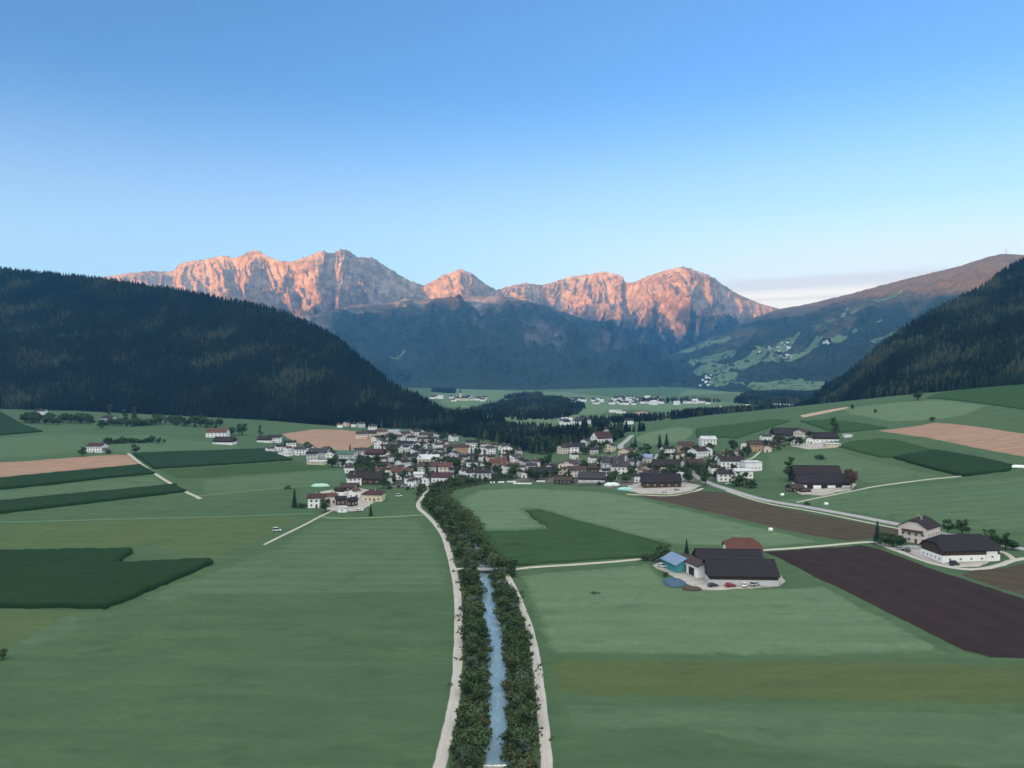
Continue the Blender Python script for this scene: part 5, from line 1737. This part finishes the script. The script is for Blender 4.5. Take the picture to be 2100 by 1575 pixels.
hedge(213, 255, 911, 910, 7.0, 'dark thick hedge in the left meadow, left piece')
hedge(256, 318, 910, 908, 6.5, 'long dark hedge in the left meadow, right piece')
hedge(270, 315, 875, 870, 5, 'dark low hedge right of the meadow clump')

# ---- village trees between the houses
VP = [(560, 910), (640, 936), (705, 960), (735, 990), (790, 1005), (860, 1006), (900, 1000), (1000, 984), (1100, 986), (1200, 996), (1300, 1000), (1400, 990), (1500, 985), (1530, 965), (1560, 930), (1640, 915), (1700, 905), (1600, 905), (1540, 920), (1440, 925), (1330, 935), (1240, 915), (1150, 935),
      (1060, 925), (1000, 912), (900, 892), (840, 886), (790, 890), (770, 925), (735, 934), (640, 922)]
bx = np.array([p_[0] for p_ in VP]); by = np.array([p_[1] for p_ in VP])
HA = np.array([(h[0], h[1], h[2]) for h in HOUSES])
cnt = 0; tries = 0
while cnt < 230 and tries < 14000:
    tries += 1
    x = rnd.uniform(560, 1700); y = rnd.uniform(886, 1006)
    if not inside(np.array([x]), np.array([y]), VP)[0]: continue
    gx, gy, gz = G(x, y)
    d = np.hypot(HA[:, 0] - gx, HA[:, 1] - gy)
    i = int(np.argmin(d - HA[:, 2]))
    if d[i] < HA[i, 2] * .85 + .8: continue
    if dist_to(rv, gx, gy) < 5: continue
    if any((gx - a) ** 2 + (gy - b) ** 2 < 16 for a, b in placed): continue
    if 1288 > x > 1085 and 935 < y < 950: continue
    placed.append((gx, gy))
    kd = rnd.choices(['leafy', 'spruce', 'shrub', 'tall', 'olive'], [5, 1.6, 3, 1, 1.5])[0]
    h = {'leafy': rnd.uniform(7, 11), 'spruce': rnd.uniform(9, 15), 'shrub': rnd.uniform(3, 4.5), 'tall': rnd.uniform(9, 13), 'olive': rnd.uniform(6, 9)}[kd]
    adj = {'leafy': 'leafy tree', 'spruce': 'pointed spruce', 'shrub': 'garden shrub', 'tall': 'slender tree', 'olive': 'bushy tree'}[kd]
    lb = adj + ' by the ' + HOUSES[i][3]
    ws = lb.split()
    if len(ws) > 16:
        for i in np.argsort(d - HA[:, 2])[:6]:
            lb = adj + ' by the ' + HOUSES[i][3]; ws = lb.split()
            if len(ws) <= 16: break
        else: continue
    tree(kd, gx, gy, h, lb, 'trees among the village houses', 1.15, gz - .1)
    cnt += 1
print('village trees', cnt, tries)

# ------------------------------------------------------------------ woods
keepL = np.argsort(-(to_px(FL)[1]))


def split_front(Pts, n, x0, x1):
    qx, qy = to_px(Pts)
    d = np.hypot(Pts[:, 0], Pts[:, 1]) + np.where((qx > x0) & (qx < x1), 0, 1e6)
    i = np.argsort(d)[:n]
    m = np.ones(len(Pts), bool); m[i] = False
    return Pts[i], Pts[m]


FLf, FLr = split_front(FL, 110, 0, 930)
FRf, FRr = split_front(FR, 70, 1640, 2100)
o = conifers_mesh('forest', FLr - [0, 0, .5], rng.uniform(13, 20.5, len(FLr)), tint_of(FLr, 3, -.14)); tag(o, kind='stuff')
o = conifers_mesh('forest', FRr - [0, 0, .5], rng.uniform(12, 20, len(FRr)), tint_of(FRr, 4, .05)); tag(o, kind='stuff')
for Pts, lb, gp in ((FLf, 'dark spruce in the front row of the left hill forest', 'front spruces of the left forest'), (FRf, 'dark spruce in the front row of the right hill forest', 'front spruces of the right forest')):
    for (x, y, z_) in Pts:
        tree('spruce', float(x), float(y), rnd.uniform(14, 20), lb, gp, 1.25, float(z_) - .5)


def wood(pxs, dens, h0, h1, flatz=False, seed=1, mix_=0.):
    pts = [(flat(*p) if flatz else G(*p)[:2]) for p in pxs]
    a = np.array(pts); (x0, y0), (x1, y1) = a.min(0), a.max(0)
    n = int((x1 - x0) * (y1 - y0) * dens)
    X = rng.uniform(x0, x1, n); Y = rng.uniform(y0, y1, n)
    k = inside(X, Y, wobble(pts, 14, seed)); X, Y = X[k], Y[k]
    P_ = np.column_stack([X, Y, H0(X, Y) - .4])
    tag(conifers_mesh('wood', P_, rng.uniform(h0, h1, len(P_)), tint_of(P_, seed) , width=1.25), kind='stuff')
    return len(P_)


nw = 0
nw += wood([(862, 884), (930, 874), (1000, 874), (1070, 880), (1120, 882), (1200, 889), (1290, 893), (1268, 904), (1215, 913), (1160, 918), (1120, 934), (1085, 930), (1000, 903), (930, 893)], 1 / 42., 9, 15, seed=5)
nw += wood([(940, 848), (985, 836), (1060, 821), (1100, 814), (1150, 816), (1200, 831), (1195, 845), (1160, 858), (1130, 862), (1100, 860), (1060, 863), (1000, 853)], 1 / 90., 8, 13, seed=6)
nw += wood([(1372, 866), (1420, 857), (1480, 850), (1560, 843), (1650, 843), (1650, 850), (1560, 860), (1450, 872), (1380, 880)], 1 / 70., 10, 17, True, seed=7)
nw += wood([(1182, 866), (1300, 861), (1440, 866), (1440, 874), (1300, 878), (1190, 882)], 1 / 120., 9, 14, True, seed=8)
nw += wood([(1505, 827), (1530, 810), (1600, 805), (1660, 808), (1700, 814), (1650, 828), (1560, 833)], 1 / 110., 13, 20, True, seed=9)
nw += wood([(1035, 818), (1080, 812), (1112, 812), (1112, 815), (1050, 822)], 1 / 110., 14, 22, True, seed=10)
nw += wood([(884, 802), (935, 804), (932, 807), (888, 806)], 1 / 110., 14, 22, True, seed=11)
nw += wood([(1290, 824), (1400, 820), (1480, 824), (1420, 827), (1330, 828)], 1 / 260., 10, 16, True, seed=12)
nw += wood([(990, 829), (1060, 826), (1150, 832), (1190, 836), (1100, 834)], 1 / 200., 10, 18, True, seed=13)
nw += wood([(1130, 886), (1230, 880), (1330, 882), (1290, 890), (1200, 888)], 1 / 140., 10, 17, seed=14)
print('woods', nw)

# ------------------------------------------------------------------ bridge, weir
bx0, by0 = flat(979, 1168); bx1, by1 = flat(1010, 1169)
yb = (by0 + by1) / 2
r = tag(empty('bridge', ((bx0 + bx1) / 2, yb, 0)), 'small concrete farm bridge crossing the stream between the tree belts', 'bridge')
hw_ = (bx1 - bx0) / 2 + 2.2
m = MB(); m.box(-hw_, hw_, -1.9, 1.9, .02, .42); m.build('deck', [CONC], r)
for s in (-1, 1):
    m = MB(); m.box(-hw_, hw_, s * 1.75 - .09, s * 1.75 + .09, 1.25, 1.4); m.box(-hw_, hw_, s * 1.75 - .05, s * 1.75 + .05, .8, .88)
    n = int(hw_ * 2 / 2)
    for k in range(n + 1):
        x = -hw_ + .1 + (2 * hw_ - .2) * k / n; m.box(x - .07, x + .07, s * 1.75 - .06, s * 1.75 + .06, .423, 1.248)
    m.build('railing', [METAL], r)
    m = MB(); m.box(s * 3.9 - .5, s * 3.9 + .5, -1.8, 1.8, -2.4, .018); m.build('abutment', [CONC], r)
wx = float(np.interp(WEIR_Y, rv[:60, 1], rv[:60, 0])) if False else flat(1018, 1562)[0]
r = tag(empty('weir', (wx, WEIR_Y, 0)), 'low weir with white foam across the stream at the bottom of the view', 'weir')
m = MB(); m.box(-4.2, 4.2, -.4, .4, -2.6, -1.03); m.build('sill', [CONC], r)
FOAM = plain('white water', (.80, .84, .86), (.5, .58, .62), 2.2, .6)
g = np.random.default_rng(4)
gx_, gy_ = np.meshgrid(np.linspace(-2.8, 2.8, 38), np.linspace(-1.6, .5, 14), indexing='ij')
gz_ = np.interp(gy_, [-1.6, -.9, -.42, .5], [-1.56, -1.50, -1.2, -.98]) + g.normal(0, .05, gx_.shape)
mesh_np('foam', np.stack([gx_, gy_, gz_], -1).reshape(-1, 3), grid_faces(38, 14), [FOAM], r, smooth_=True)

# ------------------------------------------------------------------ vehicles, bales, heaps
PAINT = {k: plain(k + ' car paint', c, tuple(v * .9 for v in c), .3, .35, .5) for k, c in (('white', (.75, .75, .75)), ('silver', (.40, .41, .42)), ('red', (.35, .03, .03)), ('dark', (.035, .04, .05)), ('blue', (.05, .10, .25)))}
TYRE = plain('tyre rubber', (.02, .02, .02))
CARM = {}


def car(px, py, ang, paint, label, van=False):
    x, y, z = G(px, py)
    r = tag(empty('parked_car', (x, y, z + .30), R(ang)), label, 'car')
    if (paint, van) not in CARM:
        b = MB(); hh = 1.0 if van else .78
        prof = [(-2.15, .28), (2.15, .28), (2.2, .62), (1.25, .86), (-1.9, .9), (-2.2, .7)]
        for s in (-.86, .86): b.poly([(p_[0], s, p_[1]) for p_ in (prof if s > 0 else prof[::-1])][::-1])
        for i in range(6):
            p_, q_ = prof[i], prof[(i + 1) % 6]; b.poly([(p_[0], -.86, p_[1]), (q_[0], -.86, q_[1]), (q_[0], .86, q_[1]), (p_[0], .86, p_[1])])
        t_ = 1.95 if van else 1.42
        b.box(-1.75 if van else -1.3, .55 if van else .3, -.68, .68, t_ - .04, t_)
        c = MB(); l = [(-1.95, -.8, .88), (1.15, -.8, .86), (1.15, .8, .86), (-1.95, .8, .88)]; u = [(-1.75 if van else -1.3, -.68, t_ - .05), (.55 if van else .3, -.68, t_ - .05), (.55 if van else .3, .68, t_ - .05), (-1.75 if van else -1.3, .68, t_ - .05)]
        for i in range(4): j = (i + 1) % 4; c.poly([l[i], l[j], u[j], u[i]])
        w = MB(); w.tube((0, -.1, 0), (0, .1, 0), .32, .32, 12)
        CARM[(paint, van)] = (b.mesh('body', [PAINT[paint]]), c.mesh('windows', [GLASS]), w.mesh('wheel', [TYRE]))
    b, c, w = CARM[(paint, van)]
    link_mesh('body', b, r); link_mesh('windows', c, r)
    for sx in (-1.35, 1.35):
        for sy in (-.8, .8): link_mesh('wheel', w, r, (sx, sy, .32))


car(1462, 1204, 20, 'dark', 'dark car at the left corner of the open-eaved barn'); car(1527, 1203, 70, 'white', 'white car parked before the middle of the open-eaved barn')
car(1578, 1195, 60, 'white', 'white car at the right end of the open-eaved barn'); car(1590, 1196, 80, 'dark', 'dark car at the far right corner of the open-eaved barn', True); car(1358, 1164, -30, 'white', 'white car at the left tip of the meadow yard')
car(1498, 1204, 10, 'red', 'red car under the eaves of the open-eaved barn'); car(1548, 1202, 30, 'silver', 'silver car right of the white car at the open-eaved barn')
car(1799, 1116, -20, 'white', 'white car under the tall spruce at the road bend'); car(1957, 1160, 8, 'dark', 'dark van before the half-hipped barn', True); car(1846, 1128, 5, 'silver', 'silver car before the pale farmhouse'); car(1862, 1130, 70, 'dark', 'dark car below the pale farmhouse')
for k, (x, y, pt) in enumerate(((826, 1000, 'silver'), (836, 1001, 'white'), (846, 1002, 'silver'), (857, 1003, 'white'), (868, 1005, 'white'), (878, 1004, 'silver'))):
    car(x, y, 60, pt, ('first', 'second', 'third', 'fourth', 'fifth', 'sixth')[k] + ' car from the left in the row at the gravel road end')
car(818, 1019, 10, 'white', 'white van alone on the grass left of the gravel road end', True); car(1494, 994, 20, 'white', 'white car below the white fronted house'); car(1441, 972, 40, 'silver', 'silver car on the main road bend')
car(737, 1049, 15, 'white', 'white car at the lower right of the left farm group'); car(1600, 912, 10, 'silver', 'silver car in the yard of the upper hamlet', True); car(568, 1090, 10, 'white', 'white van shape standing in for a bale pile by the field path', True)  # the van in the yellowing field stands in for a pale bale pile
car(1388, 1007, 30, 'silver', 'silver car in the yard of the largest navy barn'); car(1364, 1011, -20, 'white', 'white car at the lower edge of the largest barn yard')


def heap(px, py, L, W, h, mt, nm, label, cat):
    x, y, z = G(px, py); n = 22; k = 10
    V = []
    for j in range(k + 1):
        f = j / k; rr = math.cos(f * math.pi / 2) ** .7
        for i in range(n):
            a = 6.283 * i / n; q = 1 + .16 * float(pn(math.cos(a) * 1.7 + px, math.sin(a) * 1.7 + f * 2, 9))
            V.append((x + math.cos(a) * L / 2 * rr * q, y + math.sin(a) * W / 2 * rr * q, z - .1 + h * math.sin(f * math.pi / 2) * (1 + .2 * float(pn(math.cos(a) * 2, math.sin(a) * 2 + px, 4)))))
    F = []
    for j in range(k):
        for i in range(n): F.append((j * n + i, j * n + (i + 1) % n, (j + 1) * n + (i + 1) % n, (j + 1) * n + i))
    tag(mesh_np(nm, V, F, [mt], smooth_=True), label, cat)


heap(1383, 1196, 9, 13, 1.6, plain('dark tarpaulin', (.05, .10, .14), (.03, .06, .10), .8, .6), 'silage_heap', 'dark blue tarpaulin heap on the grass left of the meadow yard', 'heap')
heap(1420, 1210, 8, 5, 1.4, plain('manure', (.07, .055, .04), (.04, .03, .025), 1.2), 'manure_heap', 'brown heap at the lower left of the meadow yard', 'heap')
heap(1255, 996, 12, 7, 2.4, plain('white foil', (.62, .70, .62), None, .5, .5), 'silage_heap', 'white foil covered heap at the lower village edge', 'heap')
heap(1282, 1004, 11, 8, 1.8, plain('turquoise foil', (.28, .55, .52), None, .5, .5), 'silage_heap', 'turquoise foil covered heap at the lower village edge', 'heap')
heap(657, 997, 14, 7, 2.0, plain('pale green foil', (.35, .58, .48), None, .5, .5), 'silage_heap', 'pale green foil covered heap behind the left farm group', 'heap')
heap(1868, 1125, 12, 6, 1.6, plain('grey rubble', (.28, .28, .29), (.14, .14, .15), 1.), 'rubble_heap', 'grey rubble heap before the pale farmhouse', 'heap')
heap(2088, 958, 13, 9, 1.6, plain('white foil cover', (.7, .72, .68), None, .5, .5), 'silage_heap', 'white foil covered heap at the right tip of the maize lozenge', 'heap')
BALE = plain('white bale wrap', (.72, .75, .72), (.6, .64, .6), .8, .4, .4)
bm_ = MB(); bm_.tube((-.6, 0, .58), (.6, 0, .58), .6, .6, 16); BMESH_ = bm_.mesh('wrapped_bale', [BALE], False)
for (x, y, lb) in ((1604, 1018, 'round white bale in the meadow below the wide navy barn'), (1694, 1037, 'round white bale beside the main road'), (1580, 1090, 'white bale in the pale meadow')):
    gx, gy, gz = G(x, y)
    o = tag(link_mesh('wrapped_bale', BMESH_, None, (gx, gy, gz - .02)), lb, 'bale'); o.scale = (1.7, 1.7, 1.7)
k = 0
for (x0, x1, y) in ((1004, 1016, 991.5), (1021, 1034, 991), (1040, 1058, 990), (1052, 1090, 993.5), (1100, 1118, 989)):
    a = G(x0, y); b = G(x1, y - .3)
    n = max(2, int((b[0] - a[0]) / 1.5))
    for i in range(n):
        t = (i + .5) / n
        o = link_mesh('wrapped_bale', BMESH_, None, (a[0] + (b[0] - a[0]) * t, a[1] + (b[1] - a[1]) * t, a[2])); o.scale = (1.1, 1.1, 1.15)
        tag(o, 'white wrapped bale in the rows along the top of the round meadow', 'bale', 'wrapped bales along the meadow')
# mast on the mountain top
top = GB(2063, 521.5, BV_R) or Vector((3400, 5380, 900))
r = tag(empty('antenna_mast', top), 'thin antenna mast on the summit of the pasture mountain', 'mast')
m = MB()
for a in range(3):
    c, s = math.cos(a * 2.094), math.sin(a * 2.094); m.tube((c * 5, s * 5, -8), (c * 1.2, s * 1.2, 40), .8, .5, 5)
for zz in range(0, 40, 6):
    rr = 4.4 - 3.2 * zz / 40
    for a in range(3):
        m.tube((math.cos(a * 2.094) * rr, math.sin(a * 2.094) * rr, zz), (math.cos((a + 1) * 2.094) * rr, math.sin((a + 1) * 2.094) * rr, zz + 3), .3, .3, 4)
MAST = plain('grey mast steel', (.16, .17, .19), None, .1)
m.build('lattice', [MAST], r)
m = MB(); m.tube((0, 0, 38), (0, 0, 58), .7, .3, 6); m.build('aerial', [MAST], r)
# ------------------------------------------------------------------ haze over the valley
hz = NT('valley haze')
hz.N.remove(hz.b)
pv = hz.n('ShaderNodeVolumePrincipled')
pv.inputs['Color'].default_value = (.14, .47, 1.0, 1)
pv.inputs['Density'].default_value = 4.7e-5
pv.inputs['Anisotropy'].default_value = 0.0
hz.L.new(pv.outputs[0], hz.N['Material Output'].inputs['Volume'])
mb = MB()
mb.box(-16500, 13000, -12500, 11900, -80, 1760)
ho = mb.build('haze', [hz.m])
tag(ho, kind='stuff')
